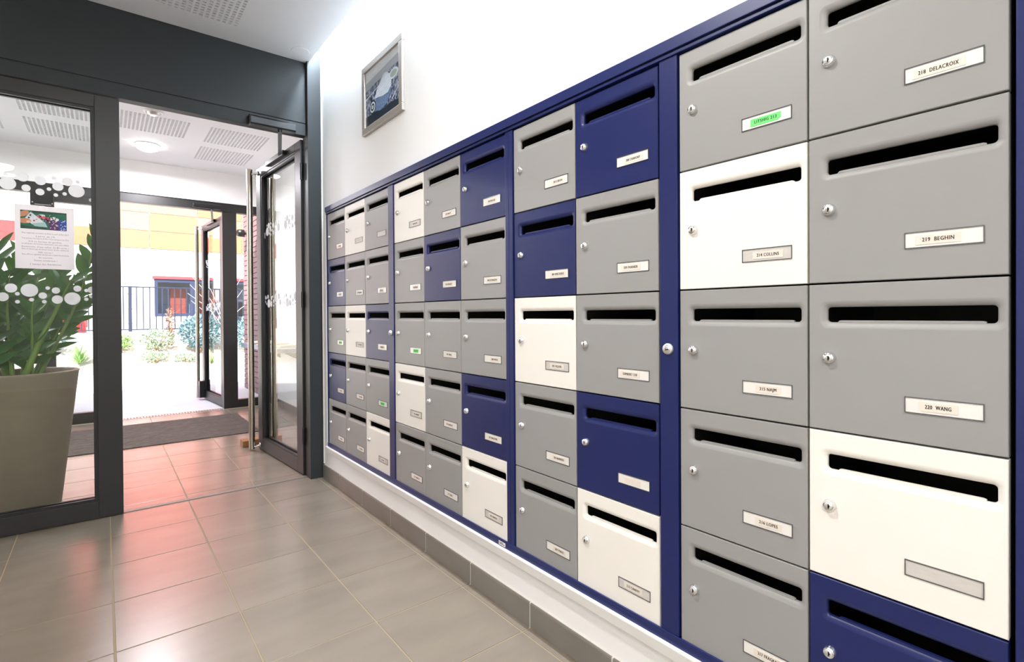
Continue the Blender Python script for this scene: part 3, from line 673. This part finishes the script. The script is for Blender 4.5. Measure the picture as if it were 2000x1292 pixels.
Q([(0, 0), (1, 0), (1, 1), (0, 1)], 0); Q([(0, 0), (0.62, 0), (0.5, 0.12), (0.25, 0.10), (0, 0.2)], 1, 0.0005); Q([(0.2, 1), (1, 1), (1, 0.92), (0.3, 0.9)], 1, 0.0005)
Q(ell(0.40, 0.70, 0.06, 0.08), 8, 0.0006); Q(ell(0.46, 0.76, 0.07, 0.07), 7, 0.0006)
for (cx, cy, c) in ((0.50, 0.66, 8), (0.55, 0.55, 5), (0.60, 0.62, 8), (0.66, 0.62, 7), (0.72, 0.66, 7), (0.78, 0.60, 7), (0.58, 0.48, 5), (0.70, 0.50, 5)): Q(ell(cx, cy, 0.05, 0.075), c, 0.0007)
for i in range(5): Q(ell(0.72, 0.44-0.10*i, 0.115, 0.10), 5, 0.0008+0.00001*i)
for i in range(6): Q(ell(0.91, 0.52-0.10*i, 0.088, 0.10), 6, 0.0009+0.00001*i)
rr_ = random.Random(3)
for i in range(34):
    cx, cy = (rr_.uniform(0.62, 0.80), rr_.uniform(0.02, 0.5)) if i % 2 else (rr_.uniform(0.84, 0.98), rr_.uniform(0.02, 0.58))
    Q([(cx-0.014, cy-0.02), (cx+0.012, cy-0.012), (cx+0.014, cy+0.022), (cx-0.012, cy+0.014)], 7, 0.0010)
for i in range(16):
    cx, cy = rr_.uniform(0.36, 0.66), rr_.uniform(0.46, 0.8); Q([(cx-0.012, cy-0.02), (cx+0.012, cy-0.01), (cx+0.01, cy+0.02)], 7, 0.0010)
Q([(0.10, 0.58), (0.22, 0.93), (0.50, 0.42), (0.40, 0.14), (0.24, 0.26)], 3, 0.0011); Q([(0.24, 0.30), (0.52, 0.42), (0.58, 0.14), (0.30, 0.16)], 4, 0.0012)
Q(ell(0.06, 0.80, 0.10, 0.19, rot=-0.5), 2, 0.0013); Q(ell(0.09, 0.42, 0.14, 0.14), 2, 0.0013); Q(ell(0.17, 0.38, 0.045, 0.07), 10, 0.0014)
Q([(0.18, 0.70), (0.205, 0.80), (0.235, 0.77), (0.22, 0.66), (0.205, 0.72)], 9, 0.0014); Q(ell(0.18, 0.60, 0.022, 0.05), 9, 0.0014); Q(ell(0.29, 0.46, 0.022, 0.05), 8, 0.0014); Q([(0.31, 0.50), (0.34, 0.58), (0.37, 0.50), (0.345, 0.53)], 8, 0.0014)
b.v = [(max(fx0, min(fx1, x)), y, max(fz0, min(fz1, z))) for x, y, z in b.v]
b2 = b.mesh('printed_photo', PC, origin=ORI[t], fix=False)
# make all faces look towards the hall
bm = bmesh.new(); bm.from_mesh(b2)
for f in bm.faces:
    if f.normal.y > 0: f.normal_flip()
bm.to_mesh(b2); bm.free()
link('printed_photo', b2, t)
LINES = ['Nous organisons un tournoi de Poker le jeudi 16 Mars 2017', 'à partir de 17h', 'Vous pouvez vous inscrire de 9h à 17h au bureau et de 17h à', '21h au bureau de gardien.', 'Le vainqueur du tournoi remportera, une carte cadeau',
         "Restaurant, d'une valeur de 80 euros !", 'Nous ne laissons pas nos joueurs mourir de faim, collation de', '20h euros !', 'Nous offrirons également des boissons à toutes les personnes', 'du tournoi.', 'Venez nombreux !', "L'équipe des Résidences"]
zz = 1.398
for i, ln in enumerate(LINES):
    me = text_mesh(ln, 0.0098, 'printed_text', extr=0.0001)
    wid = max(v.co.x for v in me.vertices)-min(v.co.x for v in me.vertices)
    f = min(1.0, 0.165/wid)
    for v in me.vertices: v.co.x *= f
    me.materials.clear(); me.materials.append(M['ink_grey'])
    o = link('printed_text', me, t); o.matrix_local = Matrix.Translation((0.001, -0.0005, zz-PZ0)) @ Matrix.Rotation(PI/2, 4, 'X')
    zz -= 0.0145 if i % 2 == 0 else 0.0105
    if i >= 9: zz -= 0.003

# ------------------------------------------------------------------ potted plant
pcx, pcy, prz = -1.402, 3.70, 0.72
t = thing('potted_plant', (pcx, pcy, 0.0), 'tall taupe planter with a glossy green plant behind the glass', 'potted plant')
b = MB(); b.lathe([(0, 0.002), (0.152, 0.002), (0.158, 0.008), (0.236, prz-0.012), (0.241, prz-0.004), (0.238, prz), (0.222, prz), (0.218, prz-0.006), (0.214, prz-0.05)], (pcx, pcy, 0), 48); part(b, 'pot', 'pot', t)
b = MB(); b.lathe([(0.0, prz-0.035), (0.216, prz-0.045)], (pcx, pcy, 0), 32); part(b, 'soil', 'soil', t)
def leaf_mesh(L, Wd):
    b = MB(); prof = [(0.0, 0.12), (0.18, 0.72), (0.42, 1.0), (0.68, 0.82), (0.88, 0.42), (1.0, 0.03)]; vs = []
    for s, w in prof:
        z = -0.10*L*s*s
        vs += [(s*L, -w*Wd/2, z+0.10*Wd*w), (s*L, 0, z), (s*L, w*Wd/2, z+0.10*Wd*w)]
    fs = []
    for i in range(len(prof)-1):
        for j in range(2): fs.append((i*3+j, i*3+j+1, (i+1)*3+j+1, (i+1)*3+j))
    b.add(vs, fs, 0, True); return b.mesh('leaf', 'leaf', fix=False)
LEAFS = [leaf_mesh(0.115, 0.050), leaf_mesh(0.095, 0.042), leaf_mesh(0.14, 0.044)]
rnd = random.Random(11)
def stem(pts, r0, nleaf, lf=0.35, big=1.0):
    pts = [Vector(p) for p in pts]
    def bez(u):
        q = pts[:]
        while len(q) > 1: q = [q[i].lerp(q[i+1], u) for i in range(len(q)-1)]
        return q[0]
    N = 12; path = [bez(i/N) for i in range(N+1)]
    b = MB(); b.tube(path, [r0*(1-0.78*i/N) for i in range(N+1)], 8); so_ = part(b, 'stem', 'stem', t)
    for k in range(nleaf):
        u = lf+(1-lf)*(k+0.5)/nleaf
        p = bez(u); d = (bez(min(1, u+0.03))-bez(u-0.03)).normalized()
        side = d.cross(Vector((0.3*math.sin(k), -1, 0.2))).normalized()*(1 if k % 2 else -1)
        dr = (d*(0.45+0.5*u)+side*(0.95-0.45*u)+Vector((rnd.uniform(-.25, .25), rnd.uniform(-.45, .45), rnd.uniform(-.1, .25)))).normalized()
        upv = (Vector((rnd.uniform(-.5, .5), -0.75, 0.75))); yv = upv.cross(dr).normalized(); zv = dr.cross(yv)
        o = link('leaf', rnd.choice(LEAFS), so_); s = big*rnd.uniform(0.85, 1.15)*(1.0 if u < 0.9 else 0.8)
        mm = Matrix((( dr.x, yv.x, zv.x, 0), (dr.y, yv.y, zv.y, 0), (dr.z, yv.z, zv.z, 0), (0, 0, 0, 1)))
        o.matrix_local = Matrix.Translation(p-ORI[t]) @ mm @ Matrix.Diagonal((s, s, s, 1))
z0 = prz-0.045
stem([(-1.33, 3.66, z0), (-1.24, 3.64, 0.92), (-1.13, 3.64, 1.10), (-1.09, 3.62, 1.46)], 0.010, 22, 0.42)
stem([(-1.38, 3.58, z0), (-1.32, 3.58, 0.90), (-1.24, 3.58, 1.05), (-1.19, 3.56, 1.20)], 0.017, 8, 0.66, 1.0)
stem([(-1.42, 3.60, z0), (-1.42, 3.58, 0.86), (-1.45, 3.58, 1.00), (-1.42, 3.56, 1.22)], 0.011, 20, 0.12)
stem([(-1.45, 3.66, z0), (-1.47, 3.62, 0.92), (-1.50, 3.58, 1.10), (-1.47, 3.54, 1.32)], 0.012, 22, 0.10, 1.2)
stem([(-1.38, 3.72, z0), (-1.34, 3.74, 0.95), (-1.28, 3.76, 1.12), (-1.25, 3.78, 1.26)], 0.011, 20, 0.10, 1.1)
stem([(-1.36, 3.76, z0), (-1.28, 3.80, 0.92), (-1.18, 3.84, 1.06), (-1.12, 3.86, 1.16)], 0.011, 18, 0.25)
stem([(-1.44, 3.72, z0), (-1.46, 3.72, 0.95), (-1.42, 3.72, 1.15), (-1.36, 3.70, 1.32)], 0.011, 22, 0.10, 1.1)
stem([(-1.48, 3.70, z0), (-1.60, 3.68, 0.95), (-1.70, 3.64, 1.15), (-1.74, 3.60, 1.36)], 0.011, 20, 0.15)
stem([(-1.50, 3.62, z0), (-1.58, 3.54, 0.90), (-1.66, 3.46, 1.05), (-1.72, 3.42, 1.20)], 0.012, 18, 0.15)
stem([(-1.46, 3.78, z0), (-1.54, 3.86, 0.95), (-1.62, 3.94, 1.15), (-1.66, 4.0, 1.35)], 0.011, 20, 0.10, 1.15)
stem([(-1.40, 3.80, z0), (-1.40, 3.90, 0.95), (-1.36, 4.0, 1.15), (-1.34, 4.06, 1.30)], 0.011, 22, 0.10, 1.15)
stem([(-1.36, 3.62, z0), (-1.33, 3.60, 0.84), (-1.36, 3.57, 0.98), (-1.33, 3.55, 1.12)], 0.010, 16, 0.10)
stem([(-1.47, 3.56, z0), (-1.49, 3.54, 0.86), (-1.54, 3.50, 1.02), (-1.52, 3.48, 1.24)], 0.011, 20, 0.10, 1.15)
stem([(-1.34, 3.74, z0), (-1.31, 3.74, 0.82), (-1.24, 3.74, 0.96), (-1.18, 3.74, 1.04)], 0.010, 14, 0.15)

# ------------------------------------------------------------------ vestibule objects
t = thing('doormat', (-0.8, 5.4, 0), 'wide brown ribbed entrance mat on the vestibule tiles', 'doormat')
MY0, MY1, MX0, MX1 = 4.86, 5.90, -2.2, 0.003
b = MB()
for i in range(5):
    a = MY0+(MY1-MY0)*i/5; b = MB(); b.box(MX0, MX1, a, a+(MY1-MY0)/5-0.003, 0.0005, 0.007); part(b, 'mat_strip', 'coir', t, 0.001)
t = thing('door_wedge', (-0.09, 4.39, 0), 'brown wooden wedge holding the inner glass door open', 'door wedge')
b = MB(); b.prism([(-0.235, 0.001), (0.045, 0.001), (0.045, 0.052), (-0.235, 0.046)], 'y', 4.345, 4.45); part(b, 'wedge_block', 'wood', t, 0.002)
t = thing('drain_grate', (-0.45, 6.29, 0), 'metal drain grating across the outer doorway', 'drain grate')
b = MB(); b.box(-0.95, -0.05, 6.242, 6.252, -0.01, 0.003); b.box(-0.95, -0.05, 6.322, 6.332, -0.01, 0.003); part(b, 'edge_rail', 'satin', t)
b = MB(); b.box(-0.95, -0.05, 6.252, 6.322, -0.03, -0.02); part(b, 'channel', 'black', t)
b = MB()
for i in range(36): b.box(-0.948+i*0.0252, -0.940+i*0.0252, 6.252, 6.322, -0.008, 0.002)
b.box(-0.95, -0.05, 6.284, 6.290, -0.009, 0.001); part(b, 'grating', 'satin', t)
t = thing('wall_shelf', (XR2, 5.4, 0.70), 'slim grey shelf with flyers on the vestibule wall', 'shelf')
b = MB(); b.box(0.115, XR2, 4.75, 6.22, 0.672, 0.712); part(b, 'board', mat('shelf_grey', srgb(128, 140, 156), 0.4), t, 0.002)
for y in (4.95, 6.0):
    b = MB(); b.prism([(0.20, 0.672), (XR2-0.001, 0.672), (XR2-0.001, 0.54)], 'y', y, y+0.012); part(b, 'bracket', 'closer', t)
rr2 = random.Random(5)
FL = [mat('flyer_a', srgb(206, 190, 160), 0.5), mat('flyer_b', srgb(226, 224, 220), 0.5), mat('flyer_c', srgb(176, 150, 116), 0.5)]
names = ['beige', 'white', 'brown']; where = ['near end of', 'middle of', 'far end of']
for i in range(3):
    for k in range(3):
        y = 4.86+i*0.46+rr2.uniform(0, 0.04); z = 0.7121+k*0.0062; c = (i+k) % 3
        b = MB(); b.box(0.14+0.02*k, 0.35+0.02*k, y, y+0.28, z, z+0.006)
        solid(b, 'flyer_stack', [FL[c]], '%s leaflets, layer %s of the pile at the %s the vestibule shelf' % (names[c], ['one', 'two', 'three'][k], where[i]), 'leaflet', group='leaflets on the vestibule shelf', bevel=0.001)

# ------------------------------------------------------------------ outdoors
M['paving'] = mat('pale_paving', srgb(222, 220, 216), 0.8, noise=(3, 0.05))
M['asphalt'] = mat('asphalt', srgb(150, 150, 152), 0.9, noise=(2, 0.06))
M['mulch'] = mat('pale_mulch', srgb(205, 192, 174), 0.95, noise=(8, 0.2), bump=(30, 0.6))
M['render_white'] = mat('white_render', srgb(232, 232, 234), 0.8)
M['fence'] = mat('blue_grey_fence_paint', srgb(36, 42, 62), 0.5)
b = MB(); b.box(-30, 30, Y2+0.07, 11.55, -0.3, -0.012)
solid(b, 'ground_path', 'paving', 'sunlit pale paving outside the doors', 'path', kind='structure')
b = MB(); b.box(-30, 30, 13.05, 21.95, -0.3, -0.02)
solid(b, 'ground_street', 'asphalt', 'street between the fence and the facing building', 'street', kind='structure')
b = MB(); NX = 60
for i in range(NX+1):
    x = -20+40*i/NX
    for j in range(7):
        f = j/6; y = 11.55+1.35*f; z = -0.02+0.50*f+0.03*math.sin(x*2.1+j)+0.02*math.sin(x*5.3+2*j)*(f > 0)
        b.v.append((x, y, z if j else -0.05))
for i in range(NX):
    for j in range(6): b.f.append((i*7+j, (i+1)*7+j, (i+1)*7+j+1, i*7+j+1)); b.m.append(0); b.sm.append(True)
solid(b, 'ground_bed', 'mulch', 'sloping planting bed with pale mulch in front of the fence', 'garden bed', kind='structure')
b = MB(); b.box(-20, 20, 12.88, 13.05, -0.1, 0.69)
solid(b, 'low_wall', 'render_white', 'low white retaining wall that carries the metal fence', 'wall', kind='structure', bevel=0.006)
# fence
t = thing('garden_fence', (-0.6, 12.95, 0.69), 'blue grey metal railing on the low garden wall', 'fence')
fx_a, fx_b = -5.02, 4.3
for z in (0.735, 1.60):
    b = MB(); b.box(fx_a, fx_b, 12.935, 12.965, z-0.012, z+0.012); part(b, 'rail', 'fence', t)
b = MB(); b.box(-0.010, 0.010, -0.008, 0.008, -0.42, 0.42); pk = b.mesh('picket', 'fence')
b = MB(); b.box(-0.03, 0.03, -0.03, 0.03, -0.46, 0.46)
for z in (-0.3, 0.0, 0.3): b.box(-0.042, 0.042, -0.012, 0.012, z-0.008, z+0.008)
ps = b.mesh('post', 'fence')
x = fx_a+0.05; i = 0
while x < fx_b:
    if i % 20 == 0: pass
    k = (x-(-0.598))/0.1085
    if abs(((x+0.598) % 2.17)) < 0.05 or abs(((x+0.598) % 2.17)-2.17) < 0.05: link('post', ps, t, (x-ORI[t].x, 0, 1.155-ORI[t].z))
    else: link('picket', pk, t, (x-ORI[t].x, 0, 1.168-ORI[t].z))
    x += 0.1085; i += 1
# facing building
BY = 22.0
t = thing('facing_building', (1, BY, 0), 'white building with orange and red cladding across the street', 'building')
b = MB()
b.box(-16, 0.36, BY, BY+3, 0, 3.36); b.box(3.4, 18, BY, BY+3, 0, 3.36); b.box(0.36, 3.4, BY, BY+3, 2.42, 3.36); b.box(0.36, 3.4, BY, BY+3, 0, 1.0); b.box(-16, 18, BY+0.02, BY+3, 3.36, 11.5); b.box(0.36, 3.4, BY+0.6, BY+3, 1.0, 2.42)
part(b, 'wall', 'render_white', t)
M['panel_o'] = mat('orange_panel', srgb(230, 118, 84), 0.6, var=0.05); M['panel_r'] = mat('red_panel', srgb(212, 62, 66), 0.6, var=0.05); M['panel_p'] = mat('peach_panel', srgb(232, 134, 104), 0.6, var=0.05)
PAN = {}
def panel(x0, x1, z0, z1, mt):
    k = (round(x1-x0, 3), round(z1-z0, 3), mt)
    if k not in PAN:
        b = MB(); w, h = k[0]-0.025, k[1]-0.025; b.box(-w/2, w/2, -0.04, 0, -h/2, h/2); PAN[k] = b.mesh('cladding_panel', mt)
    link('cladding_panel', PAN[k], t, ((x0+x1)/2-ORI[t].x, 0.02, (z0+z1)/2-ORI[t].z))
pxs = [0.235+1.45*i for i in range(-9, 11)]
prz_ = [3.36, 3.985, 4.61]+[4.61+0.64*i for i in range(1, 10)]
for i in range(len(pxs)-1):
    for j in range(len(prz_)-1):
        if j in (1, 2) and pxs[i+1] < -1.0: continue
        mt = 'panel_p' if (i*5+j*3) % 4 else 'panel_o'
        if j == 0: mt = 'panel_o' if pxs[i+1] > -1.0 or i % 3 else 'panel_r'
        if j >= 3: mt = 'panel_r' if (i+2*j) % 5 else 'panel_o'
        panel(pxs[i], pxs[i+1], prz_[j], prz_[j+1], mt)
b = MB(); b.box(0.30, 3.45, BY-0.06, BY+0.02, 2.32, 2.42); part(b, 'lintel', 'panel_r', t)
M['int_red'] = mat('interior_red', srgb(128, 54, 46), 0.7)
M['win_blue'] = mat('blue_window_frame', srgb(48, 56, 80), 0.4)
wn = MB(); wn.box(0.36, 0.46, BY-0.02, BY+0.06, 1.0, 2.32); wn.box(1.43, 1.60, BY-0.02, BY+0.06, 1.1, 2.2); wn.box(2.58, 2.70, BY-0.02, BY+0.06, 1.1, 2.2); wn.box(3.3, 3.4, BY-0.02, BY+0.06, 1.0, 2.32); wn.box(0.46, 3.3, BY-0.02, BY+0.06, 2.2, 2.32); wn.box(0.46, 3.3, BY-0.02, BY+0.06, 1.0, 1.1)
wo = part(wn, 'window', 'win_blue', t)
for a, c in ((0.46, 1.43), (1.60, 2.58), (2.70, 3.3)):
    b = MB(); b.box(a, c, BY+0.01, BY+0.02, 1.1, 2.2); part(b, 'pane', 'glass', wo)
b = MB(); b.box(0.5, 3.3, BY+0.55, BY+0.59, 1.0, 2.3); part(b, 'interior_blind', mat('interior_blue', srgb(84, 96, 116), 0.7), wo)
for a, c in ((0.86, 1.34), (1.80, 2.3)):
    b = MB(); b.box(a, c, BY+0.40, BY+0.54, 1.0, 2.0); part(b, 'interior_door', M['int_red'], wo)
# brick wall beside the entrance
t = tag(link('brick_wall', None, None, (0.5, 7.2, 0)), 'dark red brick side wall outside the narrow sidelight', 'wall', kind='structure'); ORI[t] = Vector((0.5, 7.2, 0))
b = MB(); b.box(0.505, 0.80, Y2+0.10, 8.035, -0.02, 3.1); part(b, 'mortar', mat('mortar', srgb(62, 52, 54), 0.9), t)
M['brick'] = mat('brick', srgb(134, 98, 102), 0.8, noise=(12, 0.12), var=0.12)
BRK = {}
z = 0.0; row = 0
while z < 2.9:
    y = Y2+0.105-(0.118 if row % 2 else 0)
    while y < 8.03:
        a0, a1 = max(y, Y2+0.105), min(y+0.226, 8.04)
        if a1-a0 > 0.03:
            k = round(a1-a0, 2)
            if k not in BRK:
                q = MB(); q.box(-0.01, 0.05, -k/2, k/2, -0.0285, 0.0285); BRK[k] = q.mesh('brick', 'brick')
            link('brick', BRK[k], t, (0.005, (a0+a1)/2-7.2, z+0.0285))
        y += 0.236
    z += 0.068; row += 1
t = thing('wall_lamp', (0.44, 7.75, 2.1), 'small dark lamp on the brick side wall', 'wall lamp')
b = MB(); b.lathe([(0, 0.05), (0.045, 0.045), (0.06, 0.0), (0.045, -0.045), (0, -0.05)], (0.41, 7.75, 2.12), 16); part(b, 'lamp_head', 'closer', t)
b = MB(); b.tube([(0.41, 7.75, 2.12), (0.496, 7.75, 2.12)], 0.018, 8); part(b, 'arm', 'closer', t)

# shrubs
def foliage(c, r, n, L, col, seed, name, label, stems=5, flat_=1.0):
    rn = random.Random(seed)
    t = thing(name, (c[0], c[1], c[2]), label, 'shrub', 'shrubs in the planting bed')
    b = MB()
    for i in range(stems):
        a = rn.uniform(0, 2*PI); e = Vector((c[0]+r[0]*0.7*math.cos(a), c[1]+r[1]*0.6*math.sin(a), c[2]+r[2]*rn.uniform(0.9, 1.6)))
        b.tube([(c[0]+rn.uniform(-.04, .04), c[1]+rn.uniform(-.04, .04), c[2]-0.03), (Vector(c)+e)/2+Vector((0, 0, 0.05)), e], [0.012, 0.009, 0.004], 6)
    part(b, 'branches', mat('twig', srgb(150, 124, 98), 0.8), t)
    b = MB()
    for i in range(n):
        while True:
            q = Vector((rn.uniform(-1, 1), rn.uniform(-1, 1), rn.uniform(-0.9, 1)))
            if 0.25 < q.length < 1: break
        p = Vector((c[0]+q.x*r[0], c[1]+q.y*r[1], c[2]+r[2]*(1+q.z*0.95)+0.02))
        d = (q.normalized()+Vector((rn.uniform(-1, 1), rn.uniform(-1, 1), rn.uniform(-.3, 1)*flat_))).normalized(); s = d.cross(Vector((rn.uniform(-1, 1), rn.uniform(-1, 1), rn.uniform(-1, 1)))).normalized()
        l = L*rn.uniform(0.6, 1.3)
        b.add([p-d*l/2, p+s*l*0.22, p+d*l/2, p-s*l*0.22], [(0, 1, 2, 3)])
    o = link('foliage', b.mesh('foliage', col, origin=ORI[t], fix=False), t); o['kind'] = 'stuff'
GR = [mat('shrub_sage', srgb(138, 158, 132), 0.6), mat('shrub_blue', srgb(104, 132, 138), 0.6), mat('shrub_lime', srgb(124, 158, 92), 0.6), mat('shrub_rust', srgb(140, 104, 88), 0.6)]
def bedz(y): return -0.02+0.50*(y-11.55)/1.35
for i, (x, y, rx, ry, rz, n, L, c, lb) in enumerate([
    (-0.30, 11.95, 0.26, 0.2, 0.10, 420, 0.06, 0, 'low sage green shrub at the front left of the planting bed'),
    (0.18, 11.85, 0.22, 0.2, 0.09, 360, 0.06, 0, 'low twiggy shrub at the front centre of the planting bed'),
    (-0.85, 12.5, 0.28, 0.22, 0.16, 520, 0.07, 2, 'pale green shrub below the fence post'),
    (-0.22, 12.45, 0.30, 0.25, 0.22, 700, 0.07, 0, 'bushy pale shrub in the middle of the planting bed'),
    (0.52, 12.35, 0.40, 0.33, 0.38, 2000, 0.08, 1, 'large spreading blue green shrub beside the outer door leaf'),
    (0.03, 12.78, 0.09, 0.07, 0.40, 260, 0.06, 3, 'rust coloured shrub in front of the fence railing'),
    (1.45, 12.2, 0.40, 0.33, 0.40, 900, 0.08, 1, 'blue green shrub seen through the narrow sidelight'),
    (2.55, 12.3, 0.42, 0.33, 0.35, 700, 0.08, 0, 'sage shrub to the right of the brick side wall'),
    (-1.95, 12.4, 0.40, 0.3, 0.35, 700, 0.09, 1, 'dark green shrub behind the potted plant'),
    (-2.95, 12.3, 0.45, 0.3, 0.35, 600, 0.09, 0, 'sage shrub at the far left of the bed')]):
    foliage((x, y, bedz(y)), (rx, ry, rz), n, L, GR[c], 40+i, 'shrub', lb)
# bare branching bush
t = thing('bare_bush', (0.98, 12.74, bedz(12.74)), 'bare pale branches rising over the blue green shrub', 'shrub')
b = MB(); rn = random.Random(9)
for i in range(12):
    a = rn.uniform(-0.2, PI+0.2); h = rn.uniform(0.9, 1.45); q = [Vector((0.98, 12.74, bedz(12.74)))]
    for k in range(5): q.append(q[-1]+Vector((-0.10*math.cos(a)*k*0.6+rn.uniform(-.04, .04), rn.uniform(-.05, .03), h/5)))
    b.tube(q, [0.011, 0.010, 0.008, 0.006, 0.005, 0.003], 5)
part(b, 'branches', mat('pale_bark', srgb(214, 200, 186), 0.8), t)
# spiky yucca and grass tuft
def spiky(c, n, L, w, label, col, seed, name):
    t = thing(name, c, label, 'plant'); rn = random.Random(seed)
    b = MB(); b.add([(-w/2, 0, 0), (w/2, 0, 0), (w*0.45, L*0.5, 0.05*L), (0, L, -0.08*L), (-w*0.45, L*0.5, 0.05*L)], [(0, 1, 2, 4), (4, 2, 3)], 0, True)
    me = b.mesh('blade', col, fix=False)
    for i in range(n):
        o = link('blade', me, t, (0, 0, 0.02)); s = rn.uniform(0.7, 1.1)
        o.rotation_euler = (rn.uniform(0.25, 1.35), 0, rn.uniform(0, 2*PI)); o.scale = (s, s, s)
spiky((-1.40, 12.0, bedz(12.0)), 60, 0.42, 0.025, 'spiky pale green plant beside the planter, by the low wall', GR[2], 3, 'spiky_plant')
spiky((0.62, 11.75, bedz(11.75)), 40, 0.30, 0.015, 'bright green grass tuft beside the outer door handle', GR[2], 4, 'grass_tuft')

# cars in the street
def car(x, y, col, label, d=1):
    t = thing('parked_car', (x, y, 0), label, 'car', 'cars parked in the street')
    def sec(pts, y0, y1, inset): return [(x+d*u, yy, v) for yy in (y0, y1) for u, v in pts]
    low = [(-2.0, 0.32), (-2.05, 0.62), (-1.95, 0.90), (-0.9, 0.98), (1.75, 1.0), (2.0, 0.92), (2.05, 0.60), (2.0, 0.32)]
    b = MB(); b.prism([(x+d*u, v) for u, v in low], 'y', y-0.86, y+0.86); part(b, 'car_body', col, t, 0.05)
    cab = [(-0.95, 0.97), (-0.25, 1.46), (1.35, 1.47), (1.85, 1.0)]
    b = MB(); k = len(cab); ins = [0.06, 0.20, 0.20, 0.06]
    vs = [(x+d*u, y-0.84+q, v) for (u, v), q in zip(cab, ins)]+[(x+d*u, y+0.84-q, v) for (u, v), q in zip(cab, ins)]
    b.add(vs, [tuple(range(k)), tuple(range(2*k-1, k-1, -1))]+[(i, i+k, (i+1) % k+k, (i+1) % k) for i in range(k)]); part(b, 'cabin', col, t, 0.03)
    b = MB()
    for (u0, u1) in ((-0.62, 0.32), (0.40, 1.35)):
        b.prism([(x+d*u0, 1.02), (x+d*(u0+0.35 if u0 < 0 else u0), 1.40), (x+d*(u1 if u0 < 0 else u1-0.12), 1.40), (x+d*u1, 1.02)], 'y', y-0.80, y-0.62)
    part(b, 'side_window', 'closer', t)
    b = MB(); b.box(x+d*1.9, x+d*2.06, y-0.84, y-0.55, 0.74, 0.94); part(b, 'tail_light', 'panel_r', t, 0.01)
    for u in (-1.25, 1.25):
        for s in (-0.78, 0.78):
            b = MB(); b.lathe([(0, -0.1), (0.18, -0.1), (0.31, -0.09), (0.32, 0.0), (0.31, 0.09), (0.18, 0.1), (0, 0.1)], (x+d*u, y+s, 0.305), 20, axis='y'); wl = part(b, 'wheel', 'black', t)
            b = MB(); b.lathe([(0, -0.112), (0.17, -0.108), (0.18, -0.098)], (x+d*u, y+s, 0.305), 16, axis='y'); part(b, 'hub_cap', 'satin', wl)
    return t
car(-3.42, 17.2, mat('red_car_paint', srgb(196, 40, 44), 0.25, coat=0.6), 'red hatchback parked in the street behind the potted plant', 1)
car(3.1, 17.4, mat('dark_car_paint', srgb(44, 50, 62), 0.25, coat=0.6), 'dark hatchback parked in the street beyond the sidelight', -1)
